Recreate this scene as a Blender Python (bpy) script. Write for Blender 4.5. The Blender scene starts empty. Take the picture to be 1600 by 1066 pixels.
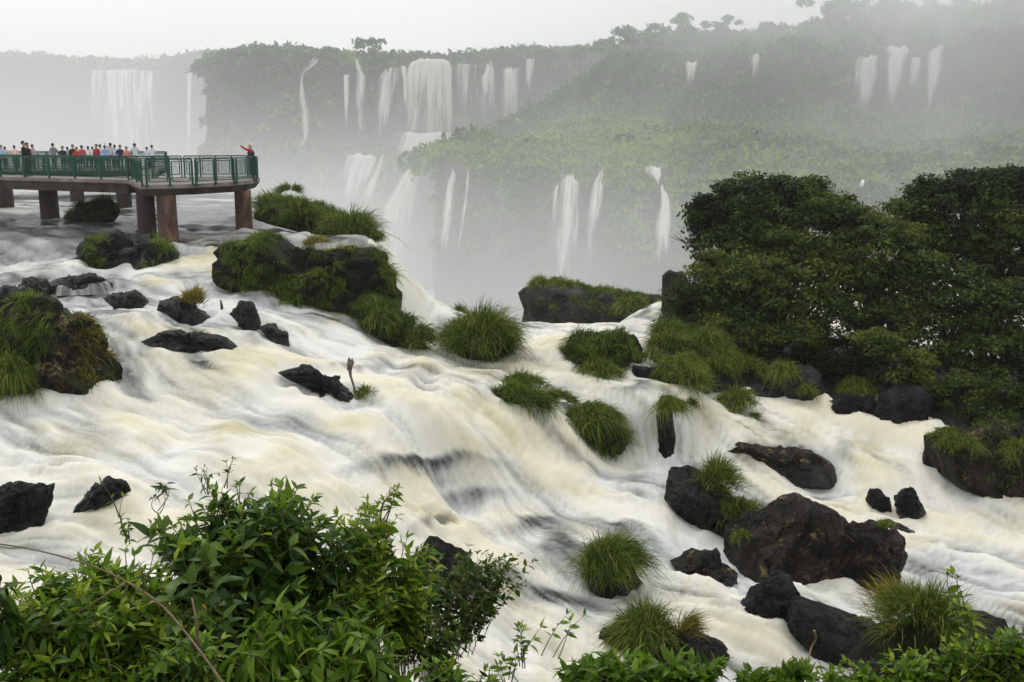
import bpy, bmesh, math, random
import numpy as np
from mathutils import Vector, Matrix

S = bpy.context.scene
COL = S.collection
R = math.radians
rng = np.random.default_rng(7)
random.seed(7)

# ------------------------------------------------------------------ camera
FPX = 1600.0
PITCH = math.atan(311.0 / 1600.0)
cam_d = bpy.data.cameras.new("camera")
cam_d.sensor_width = 36.0
cam_d.lens = 36.0 * FPX / 1600.0
cam_d.clip_start = 0.1
cam_d.clip_end = 6000.0
cam = bpy.data.objects.new("camera", cam_d)
COL.objects.link(cam)
cam.location = (0, 0, 0)
cam.rotation_euler = (math.pi / 2 - PITCH, 0, 0)
S.camera = cam

# ------------------------------------------------------------------ world, sun, exposure
W = bpy.data.worlds.new("World")
S.world = W
W.use_nodes = True
wt = W.node_tree
wt.nodes.clear()
wo = wt.nodes.new("ShaderNodeOutputWorld")
bg = wt.nodes.new("ShaderNodeBackground")
sky = wt.nodes.new("ShaderNodeTexSky")
sky.sky_type = 'NISHITA'
sky.sun_disc = False
sky.sun_elevation = R(58)
sky.sun_rotation = R(-20)
sky.air_density = 1.0
sky.dust_density = 6.0
hs = wt.nodes.new("ShaderNodeHueSaturation")
hs.inputs['Saturation'].default_value = 0.12
wt.links.new(sky.outputs[0], hs.inputs['Color'])
# a closed cloud deck over the Nishita sky: even grey-white, brighter towards the zenith
geo = wt.nodes.new("ShaderNodeTexCoord")
sep = wt.nodes.new("ShaderNodeSeparateXYZ")
wt.links.new(geo.outputs['Generated'], sep.inputs[0])
ramp = wt.nodes.new("ShaderNodeMapRange")
ramp.inputs['From Min'].default_value = -0.05
ramp.inputs['From Max'].default_value = 1.0
ramp.inputs['To Min'].default_value = 11.0
ramp.inputs['To Max'].default_value = 11.0
wt.links.new(sep.outputs['Z'], ramp.inputs['Value'])
nz = wt.nodes.new("ShaderNodeTexNoise")
nz.inputs['Scale'].default_value = 2.2
nz.inputs['Detail'].default_value = 4
wt.links.new(geo.outputs['Generated'], nz.inputs['Vector'])
nmr = wt.nodes.new("ShaderNodeMapRange")
nmr.inputs['To Min'].default_value = 0.92
nmr.inputs['To Max'].default_value = 1.08
wt.links.new(nz.outputs[0], nmr.inputs['Value'])
cm = wt.nodes.new("ShaderNodeMath")
cm.operation = 'MULTIPLY'
wt.links.new(ramp.outputs[0], cm.inputs[0])
wt.links.new(nmr.outputs[0], cm.inputs[1])
cc = wt.nodes.new("ShaderNodeVectorMath")
cc.operation = 'SCALE'
cc.inputs[0].default_value = (0.985, 1.0, 1.015)
wt.links.new(cm.outputs[0], cc.inputs['Scale'])
mx = wt.nodes.new("ShaderNodeMix")
mx.data_type = 'RGBA'
mx.inputs[0].default_value = 0.85
wt.links.new(hs.outputs[0], mx.inputs[6])
wt.links.new(cc.outputs[0], mx.inputs[7])
wt.links.new(mx.outputs[2], bg.inputs['Color'])
bg.inputs['Strength'].default_value = 0.1
wt.links.new(bg.outputs[0], wo.inputs['Surface'])

sun_d = bpy.data.lights.new("sun", 'SUN')
sun_d.energy = 0.9
sun_d.angle = R(25)
sun_d.color = (1.0, 0.97, 0.92)
sun = bpy.data.objects.new("sun", sun_d)
COL.objects.link(sun)
# sun high, a little behind the left shoulder of the gorge
sd = Vector((math.sin(R(-20)) * math.cos(R(58)), math.cos(R(-20)) * math.cos(R(58)), math.sin(R(58))))
sun.rotation_euler = (-sd).to_track_quat('-Z', 'Y').to_euler()

S.view_settings.view_transform = 'Standard'
S.view_settings.look = 'None'
S.view_settings.exposure = 0.0
S.view_settings.gamma = 1.0
S.view_settings.use_curve_mapping = False
S.render.engine = 'CYCLES'
cy = S.cycles
cy.max_bounces = 10
cy.diffuse_bounces = 3
cy.glossy_bounces = 2
cy.transmission_bounces = 3
cy.transparent_max_bounces = 24
cy.volume_bounces = 7
cy.volume_step_rate = 4.0
cy.volume_max_steps = 64
cy.use_denoising = True
cy.caustics_reflective = False
cy.caustics_refractive = False

# ------------------------------------------------------------------ geometry helpers
CP, SP = math.cos(PITCH), math.sin(PITCH)


def ray(px, py):
    """direction of the sight line through a photo pixel, scaled to y = 1"""
    xc = (px - 800.0) / FPX
    yc = -(py - 533.0) / FPX
    dx, dy, dz = xc, CP + yc * SP, -SP + yc * CP
    return dx / dy, dz / dy


def P(px, py, d):
    a, b = ray(px, py)
    return np.array([a * d, d, b * d])


def PZ(px, py, z):
    a, b = ray(px, py)
    d = z / b
    return np.array([a * d, d, z])


def hash3(i, j, k, seed):
    n = (i.astype(np.int64) * 374761393 + j.astype(np.int64) * 668265263 + k.astype(np.int64) * 2147483647 + seed * 974634777) & 0x7fffffff
    n = ((n ^ (n >> 13)) * 1274126177) & 0x7fffffff
    n = (n ^ (n >> 16)) & 0xffff
    return n.astype(np.float64) / 65535.0


def vnoise(p, seed=0):
    """value noise in [-1, 1] on (N, 3) points"""
    f = np.floor(p)
    t = p - f
    t = t * t * (3 - 2 * t)
    i, j, k = f[:, 0], f[:, 1], f[:, 2]
    o = 0
    for a in (0, 1):
        wa = t[:, 0] if a else 1 - t[:, 0]
        for b in (0, 1):
            wb = t[:, 1] if b else 1 - t[:, 1]
            for c in (0, 1):
                wc = t[:, 2] if c else 1 - t[:, 2]
                o = o + wa * wb * wc * hash3(i + a, j + b, k + c, seed)
    return o * 2 - 1


def fbm(p, seed=0, octv=4, gain=0.5):
    o, a, q = 0, 1.0, np.asarray(p, float)
    for n in range(octv):
        o = o + a * vnoise(q, seed + n * 17)
        a *= gain
        q = q * 2.03 + 11.3
    return o


def mesh_np(name, verts, faces, mats=(), attrs=None, uv=None, smooth=True):
    """faces: (M, k) int array, all the same size"""
    verts = np.ascontiguousarray(verts, dtype=np.float32)
    faces = np.ascontiguousarray(faces, dtype=np.int32)
    me = bpy.data.meshes.new(name)
    n, k = len(verts), faces.shape[1]
    me.vertices.add(n)
    me.vertices.foreach_set("co", verts.ravel())
    me.loops.add(faces.size)
    me.loops.foreach_set("vertex_index", faces.ravel())
    me.polygons.add(len(faces))
    me.polygons.foreach_set("loop_start", np.arange(0, faces.size, k, dtype=np.int32))
    me.polygons.foreach_set("loop_total", np.full(len(faces), k, dtype=np.int32))
    if smooth:
        me.polygons.foreach_set("use_smooth", np.ones(len(faces), dtype=bool))
    for m in mats:
        me.materials.append(m)
    if attrs:
        for an, av in attrs.items():
            at = me.attributes.new(an, 'FLOAT', 'POINT')
            at.data.foreach_set("value", np.ascontiguousarray(av, dtype=np.float32))
    if uv is not None:
        ul = me.uv_layers.new(name="UVMap")
        ul.data.foreach_set("uv", np.ascontiguousarray(uv[faces.ravel()], dtype=np.float32).ravel())
    me.update(calc_edges=True)
    me.validate(verbose=False)
    return me


def link(name, me, parent=None, loc=None):
    o = bpy.data.objects.new(name, me)
    COL.objects.link(o)
    if parent is not None:
        o.parent = parent
    if loc is not None:
        o.location = loc
    return o


def tag(o, label=None, cat=None, group=None, kind=None):
    if label:
        o['label'] = label
    if cat:
        o['category'] = cat
    if group:
        o['group'] = group
    if kind:
        o['kind'] = kind
    return o


def empty(name, loc):
    o = bpy.data.objects.new(name, None)
    COL.objects.link(o)
    o.location = loc
    o.empty_display_size = 0.2
    return o


def grid_faces(nr, nc):
    i = np.arange(nr - 1)[:, None] * nc + np.arange(nc - 1)[None, :]
    return np.stack([i, i + 1, i + nc + 1, i + nc], -1).reshape(-1, 4)


class MB:
    """collects triangles/quads of boxes and tubes into one mesh"""

    def __init__(s):
        s.v, s.f = [], []

    def box(s, c, sz, ax=None):
        c = np.array(c, float)
        ax = np.eye(3) if ax is None else np.array(ax, float)
        h = np.array(sz, float) / 2
        b = len(s.v)
        for dx, dy, dz in ((-1, -1, -1), (1, -1, -1), (1, 1, -1), (-1, 1, -1), (-1, -1, 1), (1, -1, 1), (1, 1, 1), (-1, 1, 1)):
            s.v.append(c + ax[0] * dx * h[0] + ax[1] * dy * h[1] + ax[2] * dz * h[2])
        for q in ((0, 3, 2, 1), (4, 5, 6, 7), (0, 1, 5, 4), (1, 2, 6, 5), (2, 3, 7, 6), (3, 0, 4, 7)):
            s.f.append([b + i for i in q])
        return s

    def bar(s, a, b, w, h):
        """box beam from a to b, w across, h in height"""
        a, b = np.array(a, float), np.array(b, float)
        t = b - a
        L = np.linalg.norm(t)
        t = t / L
        up = np.array([0, 0, 1.0]) if abs(t[2]) < 0.95 else np.array([0, 1.0, 0])
        sx = np.cross(t, up)
        sx /= np.linalg.norm(sx)
        up = np.cross(sx, t)
        return s.box((a + b) / 2, (L, w, h), (t, sx, up))

    def tube(s, pts, rad, n=7, cap=True):
        pts = np.array(pts, float)
        m = len(pts)
        rad = np.full(m, rad) if np.isscalar(rad) else np.array(rad, float)
        b = len(s.v)
        up = np.array([0.13, 0.27, 0.95])
        for i in range(m):
            t = pts[min(i + 1, m - 1)] - pts[max(i - 1, 0)]
            t = t / (np.linalg.norm(t) + 1e-9)
            sx = np.cross(t, up)
            if np.linalg.norm(sx) < 0.1:
                sx = np.cross(t, [1.0, 0, 0])
            sx /= np.linalg.norm(sx)
            sy = np.cross(sx, t)
            for k in range(n):
                a = 2 * math.pi * k / n
                s.v.append(pts[i] + (sx * math.cos(a) + sy * math.sin(a)) * rad[i])
        for i in range(m - 1):
            for k in range(n):
                q = (k + 1) % n
                s.f.append([b + i * n + k, b + i * n + q, b + (i + 1) * n + q, b + (i + 1) * n + k])
        if cap:
            for i, sgn in ((0, -1), (m - 1, 1)):
                c = len(s.v)
                s.v.append(pts[i].copy())
                for k in range(n):
                    q = (k + 1) % n
                    s.f.append([c, b + i * n + k, b + i * n + q] if sgn > 0 else [c, b + i * n + q, b + i * n + k])
        return s

    def build(s, name, m, parent=None, smooth=False, loc=None):
        me = bpy.data.meshes.new(name)
        me.from_pydata([tuple(v) for v in s.v], [], s.f)
        me.materials.append(m)
        if smooth:
            me.polygons.foreach_set("use_smooth", np.ones(len(me.polygons), dtype=bool))
        me.update()
        return link(name, me, parent, loc)


# ------------------------------------------------------------------ materials
def mat(name):
    m = bpy.data.materials.new(name)
    m.use_nodes = True
    nt = m.node_tree
    nt.nodes.clear()
    out = nt.nodes.new("ShaderNodeOutputMaterial")
    return m, nt, out


def N(nt, t, **kw):
    n = nt.nodes.new("ShaderNode" + t)
    for k, v in kw.items():
        if k in n.inputs.keys():
            n.inputs[k].default_value = v
        else:
            setattr(n, k, v)
    return n


def L(nt, a, b):
    nt.links.new(a, b)


def cramp(nt, fac, stops, interp='LINEAR'):
    r = nt.nodes.new("ShaderNodeValToRGB")
    r.color_ramp.interpolation = interp
    el = r.color_ramp.elements
    while len(el) < len(stops):
        el.new(0.5)
    for e, (p, c) in zip(el, stops):
        e.position = p
        e.color = (c[0], c[1], c[2], 1) if not np.isscalar(c) else (c, c, c, 1)
    if fac is not None:
        nt.links.new(fac, r.inputs[0])
    return r.outputs[0]


def mixc(nt, fac, a, b, mode='MIX'):
    m = nt.nodes.new("ShaderNodeMix")
    m.data_type = 'RGBA'
    m.blend_type = mode
    for sock, v in ((m.inputs[0], fac), (m.inputs[6], a), (m.inputs[7], b)):
        if isinstance(v, bpy.types.NodeSocket):
            nt.links.new(v, sock)
        elif np.isscalar(v):
            sock.default_value = v
        else:
            sock.default_value = (*v, 1)
    return m.outputs[2]


def math_n(nt, op, a, b=None, clamp=False):
    m = nt.nodes.new("ShaderNodeMath")
    m.operation = op
    m.use_clamp = clamp
    for i, v in enumerate((a, b)):
        if v is None:
            continue
        if isinstance(v, bpy.types.NodeSocket):
            nt.links.new(v, m.inputs[i])
        else:
            m.inputs[i].default_value = v
    return m.outputs[0]


def attr_n(nt, name):
    a = nt.nodes.new("ShaderNodeAttribute")
    a.attribute_name = name
    return a.outputs['Fac']


def foliage_mat(name, stops, transl=0.35, rough=0.5, spec=0.3, noise_scale=None, per_obj=0.0):
    """leaf colour from the per-leaf 'tone' attribute, with some light let through the blade"""
    m, nt, out = mat(name)
    t = attr_n(nt, "tone")
    if per_obj:
        oi = N(nt, "ObjectInfo")
        t = math_n(nt, 'ADD', t, math_n(nt, 'MULTIPLY', math_n(nt, 'SUBTRACT', oi.outputs['Random'], 0.5), per_obj))
    if noise_scale:
        tc = N(nt, "NewGeometry")
        nz = N(nt, "TexNoise", Scale=noise_scale, Detail=3.0)
        L(nt, tc.outputs['Position'], nz.inputs['Vector'])
        t = math_n(nt, 'ADD', t, math_n(nt, 'MULTIPLY', math_n(nt, 'SUBTRACT', nz.outputs[0], 0.5), 1.1), True)
    c = cramp(nt, t, stops)
    p = N(nt, "BsdfPrincipled", Roughness=rough)
    p.inputs['Specular IOR Level'].default_value = spec
    L(nt, c, p.inputs['Base Color'])
    tr = N(nt, "BsdfTranslucent")
    g = N(nt, "Gamma", Gamma=0.9)
    L(nt, c, g.inputs['Color'])
    L(nt, g.outputs[0], tr.inputs['Color'])
    mx = N(nt, "MixShader")
    mx.inputs[0].default_value = transl
    L(nt, p.outputs[0], mx.inputs[1])
    L(nt, tr.outputs[0], mx.inputs[2])
    L(nt, mx.outputs[0], out.inputs[0])
    return m


def plain_mat(name, color, rough=0.6, spec=0.4, var=0.25, scale=6.0, bump=0.0, metal=0.0, color2=None):
    m, nt, out = mat(name)
    tc = N(nt, "TexCoord")
    nz = N(nt, "TexNoise", Scale=scale, Detail=5.0)
    L(nt, tc.outputs['Object'], nz.inputs['Vector'])
    c2 = color2 or tuple(x * (1 - var) for x in color)
    c1 = tuple(min(1, x * (1 + var)) for x in color) if not color2 else color
    c = cramp(nt, nz.outputs[0], [(0.3, c2), (0.7, c1)])
    p = N(nt, "BsdfPrincipled", Roughness=rough, Metallic=metal)
    p.inputs['Specular IOR Level'].default_value = spec
    L(nt, c, p.inputs['Base Color'])
    if bump:
        b = N(nt, "Bump", Strength=bump, Distance=0.05)
        L(nt, nz.outputs[0], b.inputs['Height'])
        L(nt, b.outputs[0], p.inputs['Normal'])
    L(nt, p.outputs[0], out.inputs[0])
    return m


def rock_mat(name, dark, light, lichen=None, lichen_amt=0.5, rough=0.5, moss=None):
    m, nt, out = mat(name)
    tc = N(nt, "TexCoord")
    pos = tc.outputs['Object']
    n1 = N(nt, "TexNoise", Scale=1.3, Detail=8.0, Roughness=0.65)
    L(nt, pos, n1.inputs['Vector'])
    n2 = N(nt, "TexNoise", Scale=9.0, Detail=8.0, Roughness=0.7)
    L(nt, pos, n2.inputs['Vector'])
    vo = N(nt, "TexVoronoi", Scale=1.5, feature='DISTANCE_TO_EDGE')
    w = N(nt, "VectorMath", operation='ADD')
    sc = N(nt, "VectorMath", operation='SCALE')
    sc.inputs['Scale'].default_value = 0.6
    L(nt, n1.outputs['Color'], sc.inputs[0])
    L(nt, pos, w.inputs[0])
    L(nt, sc.outputs[0], w.inputs[1])
    L(nt, w.outputs[0], vo.inputs['Vector'])
    f = math_n(nt, 'ADD', math_n(nt, 'MULTIPLY', n1.outputs[0], 0.5), math_n(nt, 'MULTIPLY', n2.outputs[0], 0.5))
    c = cramp(nt, f, [(0.42, dark), (0.52, tuple(a * 0.7 + b * 0.3 for a, b in zip(dark, light))), (0.63, light)])
    if lichen:
        n3 = N(nt, "TexNoise", Scale=2.6, Detail=7.0, Roughness=0.7)
        L(nt, w.outputs[0], n3.inputs['Vector'])
        e = 0.62 - 0.1 * lichen_amt
        k = cramp(nt, n3.outputs[0], [(e, 0.0), (e + 0.05, 1.0)])
        k = math_n(nt, 'MULTIPLY', k, cramp(nt, n2.outputs[0], [(0.42, 0.0), (0.55, 0.9)]))
        ge = N(nt, "NewGeometry")
        sx = N(nt, "SeparateXYZ")
        L(nt, ge.outputs['Normal'], sx.inputs[0])
        k = math_n(nt, 'MULTIPLY', k, cramp(nt, sx.outputs[2], [(0.0, 0.25), (0.6, 1.0)]))
        c = mixc(nt, k, c, lichen)
    if moss:
        n4 = N(nt, "TexNoise", Scale=1.1, Detail=6.0)
        L(nt, pos, n4.inputs['Vector'])
        ge = N(nt, "NewGeometry")
        sx = N(nt, "SeparateXYZ")
        L(nt, ge.outputs['Normal'], sx.inputs[0])
        k = math_n(nt, 'MULTIPLY', cramp(nt, n4.outputs[0], [(0.42, 0.0), (0.55, 1.0)]), cramp(nt, sx.outputs[2], [(0.1, 0.0), (0.6, 0.9)]))
        c = mixc(nt, k, c, moss)
    sz = N(nt, "SeparateXYZ")
    L(nt, pos, sz.inputs[0])
    wet = math_n(nt, 'SUBTRACT', sz.outputs[2], math_n(nt, 'MULTIPLY', n1.outputs[0], 0.9))
    wet = cramp(nt, wet, [(0.0, 1.0), (0.22, 0.0)])
    c = mixc(nt, math_n(nt, 'MULTIPLY', wet, 0.65), c, (0.003, 0.003, 0.003))
    p = N(nt, "BsdfPrincipled")
    L(nt, cramp(nt, wet, [(0.0, 0.22), (1.0, 0.6)]), p.inputs['Specular IOR Level'])
    L(nt, c, p.inputs['Base Color'])
    rr = cramp(nt, n2.outputs[0], [(0.3, rough * 0.7), (0.7, min(1, rough * 1.35))])
    L(nt, math_n(nt, 'MULTIPLY', rr, cramp(nt, wet, [(0.0, 1.0), (1.0, 0.5)])), p.inputs['Roughness'])
    h = math_n(nt, 'ADD', math_n(nt, 'MULTIPLY', n2.outputs[0], 0.5),
               math_n(nt, 'MULTIPLY', cramp(nt, vo.outputs['Distance'], [(0.0, 0.0), (0.06, 1.0)]), 0.35))
    h = math_n(nt, 'ADD', h, math_n(nt, 'MULTIPLY', n1.outputs[0], 1.1))
    b = N(nt, "Bump", Strength=1.0, Distance=0.3)
    L(nt, h, b.inputs['Height'])
    L(nt, b.outputs[0], p.inputs['Normal'])
    L(nt, p.outputs[0], out.inputs[0])
    return m


M = {}
M['rock'] = rock_mat("wet_basalt", (0.0015, 0.0015, 0.002), (0.046, 0.043, 0.044), None, rough=0.30)
M['rock_brown'] = rock_mat("brown_basalt", (0.002, 0.0014, 0.0012), (0.07, 0.049, 0.039), (0.36, 0.27, 0.10), 0.5, rough=0.36)
M['rock_lichen'] = rock_mat("lichened_basalt", (0.002, 0.0016, 0.0012), (0.07, 0.055, 0.038), (0.38, 0.32, 0.15), 1.3, rough=0.7, moss=(0.03, 0.045, 0.008))
M['rock_bank'] = rock_mat("dry_grey_basalt", (0.002, 0.002, 0.002), (0.07, 0.060, 0.060), None, rough=0.75)
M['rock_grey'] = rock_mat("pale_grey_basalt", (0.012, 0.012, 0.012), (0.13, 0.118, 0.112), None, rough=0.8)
M['rock_grass'] = rock_mat("mossed_basalt", (0.002, 0.002, 0.0015), (0.05, 0.04, 0.028), None, rough=0.8, moss=(0.03, 0.042, 0.008))
M['earth'] = plain_mat("damp_earth", (0.03, 0.027, 0.018), 0.9, 0.2, 0.5, 1.5, 0.5)
M['cliff'] = rock_mat("cliff_stone", (0.03, 0.03, 0.026), (0.09, 0.085, 0.075), None, rough=0.85, moss=(0.03, 0.05, 0.018))
M['bark'] = plain_mat("bark", (0.05, 0.042, 0.034), 0.85, 0.2, 0.4, 9.0, 0.5)
M['stem'] = plain_mat("green_stem", (0.10, 0.11, 0.035), 0.6, 0.3, 0.3, 20.0)
M['twig'] = plain_mat("brown_twig", (0.16, 0.12, 0.065), 0.7, 0.3, 0.3, 20.0)
M['grass'] = foliage_mat("tussock_grass", [(0.0, (0.025, 0.045, 0.005)), (0.4, (0.095, 0.15, 0.014)), (0.75, (0.20, 0.27, 0.035)), (1.0, (0.38, 0.33, 0.09))], 0.4, 0.6, 0.12)
M['grass_y'] = foliage_mat("yellowing_grass", [(0.0, (0.08, 0.085, 0.012)), (0.5, (0.25, 0.22, 0.03)), (1.0, (0.48, 0.36, 0.10))], 0.4, 0.6, 0.12)
M['tree_leaf'] = foliage_mat("dark_tree_leaf", [(0.0, (0.007, 0.013, 0.003)), (0.35, (0.026, 0.044, 0.007)), (0.7, (0.078, 0.115, 0.018)), (1.0, (0.17, 0.19, 0.03))], 0.3, 0.55, 0.14)
M['far_leaf'] = foliage_mat("far_forest_leaf", [(0.0, (0.016, 0.036, 0.008)), (0.35, (0.048, 0.11, 0.014)), (0.7, (0.145, 0.26, 0.028)), (1.0, (0.30, 0.38, 0.05))], 0.3, 0.8, 0.08, noise_scale=0.05)
M['leaf'] = foliage_mat("shrub_leaf", [(0.0, (0.010, 0.030, 0.003)), (0.35, (0.042, 0.105, 0.006)), (0.7, (0.145, 0.25, 0.012)), (1.0, (0.34, 0.42, 0.035))], 0.42, 0.36, 0.3, per_obj=0.3)
M['leaf_light'] = foliage_mat("pale_shrub_leaf", [(0.0, (0.04, 0.09, 0.006)), (0.5, (0.13, 0.24, 0.014)), (1.0, (0.33, 0.42, 0.045))], 0.45, 0.4, 0.3, per_obj=0.3)
M['leaf_dark'] = foliage_mat("dark_shrub_leaf", [(0.0, (0.008, 0.026, 0.004)), (0.5, (0.030, 0.075, 0.008)), (1.0, (0.12, 0.19, 0.016))], 0.38, 0.36, 0.3, per_obj=0.3)
M['dry_leaf'] = plain_mat("dry_orange_leaf", (0.45, 0.2, 0.03), 0.6, 0.3)
M['wood'] = plain_mat("bleached_driftwood", (0.16, 0.13, 0.10), 0.85, 0.2, 0.4, 8.0, 0.4)
M['wood_dark'] = plain_mat("charred_driftwood", (0.035, 0.03, 0.028), 0.85, 0.2, 0.4, 8.0, 0.4)
M['green'] = plain_mat("green_railing_paint", (0.010, 0.075, 0.046), 0.45, 0.3, 0.2, 4.0)
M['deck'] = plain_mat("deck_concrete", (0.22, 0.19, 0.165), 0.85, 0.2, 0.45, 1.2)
M['fascia'] = plain_mat("dark_concrete", (0.055, 0.044, 0.04), 0.8, 0.2, 0.6, 1.2, 0.2)  # beams under the deck: darker, mottled concrete


def pillar_mat():
    m, nt, out = mat("rust_stained_concrete")
    tc = N(nt, "TexCoord")
    mp = N(nt, "Mapping")
    mp.inputs['Scale'].default_value = (1.6, 1.6, 0.5)
    L(nt, tc.outputs['Object'], mp.inputs['Vector'])
    n1 = N(nt, "TexNoise", Scale=1.4, Detail=6.0, Roughness=0.6)
    L(nt, mp.outputs[0], n1.inputs['Vector'])
    oi = N(nt, "ObjectInfo")
    v = math_n(nt, 'ADD', n1.outputs[0], attr_n(nt, "tone"))
    c = cramp(nt, v, [(0.42, (0.035, 0.022, 0.019)), (0.56, (0.10, 0.05, 0.033)), (0.72, (0.26, 0.15, 0.085))])
    p = N(nt, "BsdfPrincipled", Roughness=0.75)
    L(nt, c, p.inputs['Base Color'])
    L(nt, p.outputs[0], out.inputs[0])
    return m


M['pillar'] = pillar_mat()


def obj_color_mat(name, rough=0.8, mul=1.0):
    m, nt, out = mat(name)
    oi = N(nt, "ObjectInfo")
    p = N(nt, "BsdfPrincipled", Roughness=rough)
    p.inputs['Specular IOR Level'].default_value = 0.2
    L(nt, oi.outputs['Color'], p.inputs['Base Color'])
    L(nt, p.outputs[0], out.inputs[0])
    return m


M['cloth'] = obj_color_mat("jacket_cloth")
M['trouser'] = plain_mat("dark_trousers", (0.03, 0.035, 0.05), 0.85, 0.2, 0.3, 5.0)
M['skin'] = plain_mat("skin", (0.42, 0.24, 0.16), 0.6, 0.3, 0.08, 8.0)
M['hair'] = plain_mat("dark_hair", (0.02, 0.015, 0.012), 0.6, 0.3, 0.3, 20.0)
M['capw'] = plain_mat("white_cap_cloth", (0.75, 0.73, 0.68), 0.8, 0.2, 0.08, 8.0)


def water_mat():
    m, nt, out = mat("river_water")
    foam = attr_n(nt, "foam")
    tint = attr_n(nt, "tint")
    clear = cramp(nt, tint, [(0.0, (0.030, 0.033, 0.030)), (0.18, (0.06, 0.062, 0.052)), (0.4, (0.15, 0.15, 0.105)), (0.7, (0.33, 0.30, 0.165)), (1.0, (0.48, 0.42, 0.24))])
    white = cramp(nt, tint, [(0.0, (0.66, 0.675, 0.665)), (0.35, (0.775, 0.765, 0.715)), (0.65, (0.78, 0.76, 0.66)), (1.0, (0.755, 0.71, 0.55))])
    k = cramp(nt, foam, [(0.0, 0.0), (0.5, 0.55), (1.0, 1.0)])
    c = mixc(nt, k, clear, white)
    p = N(nt, "BsdfPrincipled")
    L(nt, c, p.inputs['Base Color'])
    L(nt, cramp(nt, foam, [(0.0, 0.22), (0.5, 0.6), (1.0, 0.9)]), p.inputs['Roughness'])
    p.inputs['IOR'].default_value = 1.33
    L(nt, cramp(nt, foam, [(0.0, 0.5), (0.6, 0.15)]), p.inputs['Specular IOR Level'])
    L(nt, p.outputs[0], out.inputs[0])
    return m


M['water'] = water_mat()


def fall_mat(name, cream=0.0, dens=0.0):
    """silky falling water: streaks along the fall, thin at the sides"""
    m, nt, out = mat(name)
    tc = N(nt, "UVMap")
    mp = N(nt, "Mapping")
    mp.inputs['Scale'].default_value = (1.0, 0.06, 1.0)
    L(nt, tc.outputs[0], mp.inputs['Vector'])
    n1 = N(nt, "TexNoise", Scale=1.1, Detail=4.0, Roughness=0.6)
    n2 = N(nt, "TexNoise", Scale=3.6, Detail=4.0, Roughness=0.6)
    L(nt, mp.outputs[0], n1.inputs['Vector'])
    L(nt, mp.outputs[0], n2.inputs['Vector'])
    s = math_n(nt, 'ADD', math_n(nt, 'MULTIPLY', n1.outputs[0], 0.6), math_n(nt, 'MULTIPLY', n2.outputs[0], 0.4))
    th = attr_n(nt, "thick")
    a = math_n(nt, 'ADD', math_n(nt, 'MULTIPLY', math_n(nt, 'SUBTRACT', s, 0.5), 4.2), math_n(nt, 'ADD', th, dens))
    a = cramp(nt, a, [(0.05, 0.0), (0.9, 1.0)])
    c = mixc(nt, n2.outputs[0], (0.84, 0.84, 0.83), (0.84 - 0.02 * cream, 0.80, 0.74 - 0.12 * cream))
    p = N(nt, "BsdfPrincipled", Roughness=0.9)
    p.inputs['Specular IOR Level'].default_value = 0.1
    L(nt, c, p.inputs['Base Color'])
    tl = N(nt, "BsdfTranslucent")
    L(nt, c, tl.inputs['Color'])
    m2 = N(nt, "MixShader")
    m2.inputs[0].default_value = 0.3
    L(nt, p.outputs[0], m2.inputs[1])
    L(nt, tl.outputs[0], m2.inputs[2])
    tr = N(nt, "BsdfTransparent")
    mx = N(nt, "MixShader")
    L(nt, a, mx.inputs[0])
    L(nt, tr.outputs[0], mx.inputs[1])
    L(nt, m2.outputs[0], mx.inputs[2])
    L(nt, mx.outputs[0], out.inputs[0])
    return m


M['fall'] = fall_mat("falling_water", 0.0, 0.0)
M['fall_cream'] = fall_mat("cream_falling_water", 0.8, 0.1)

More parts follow.
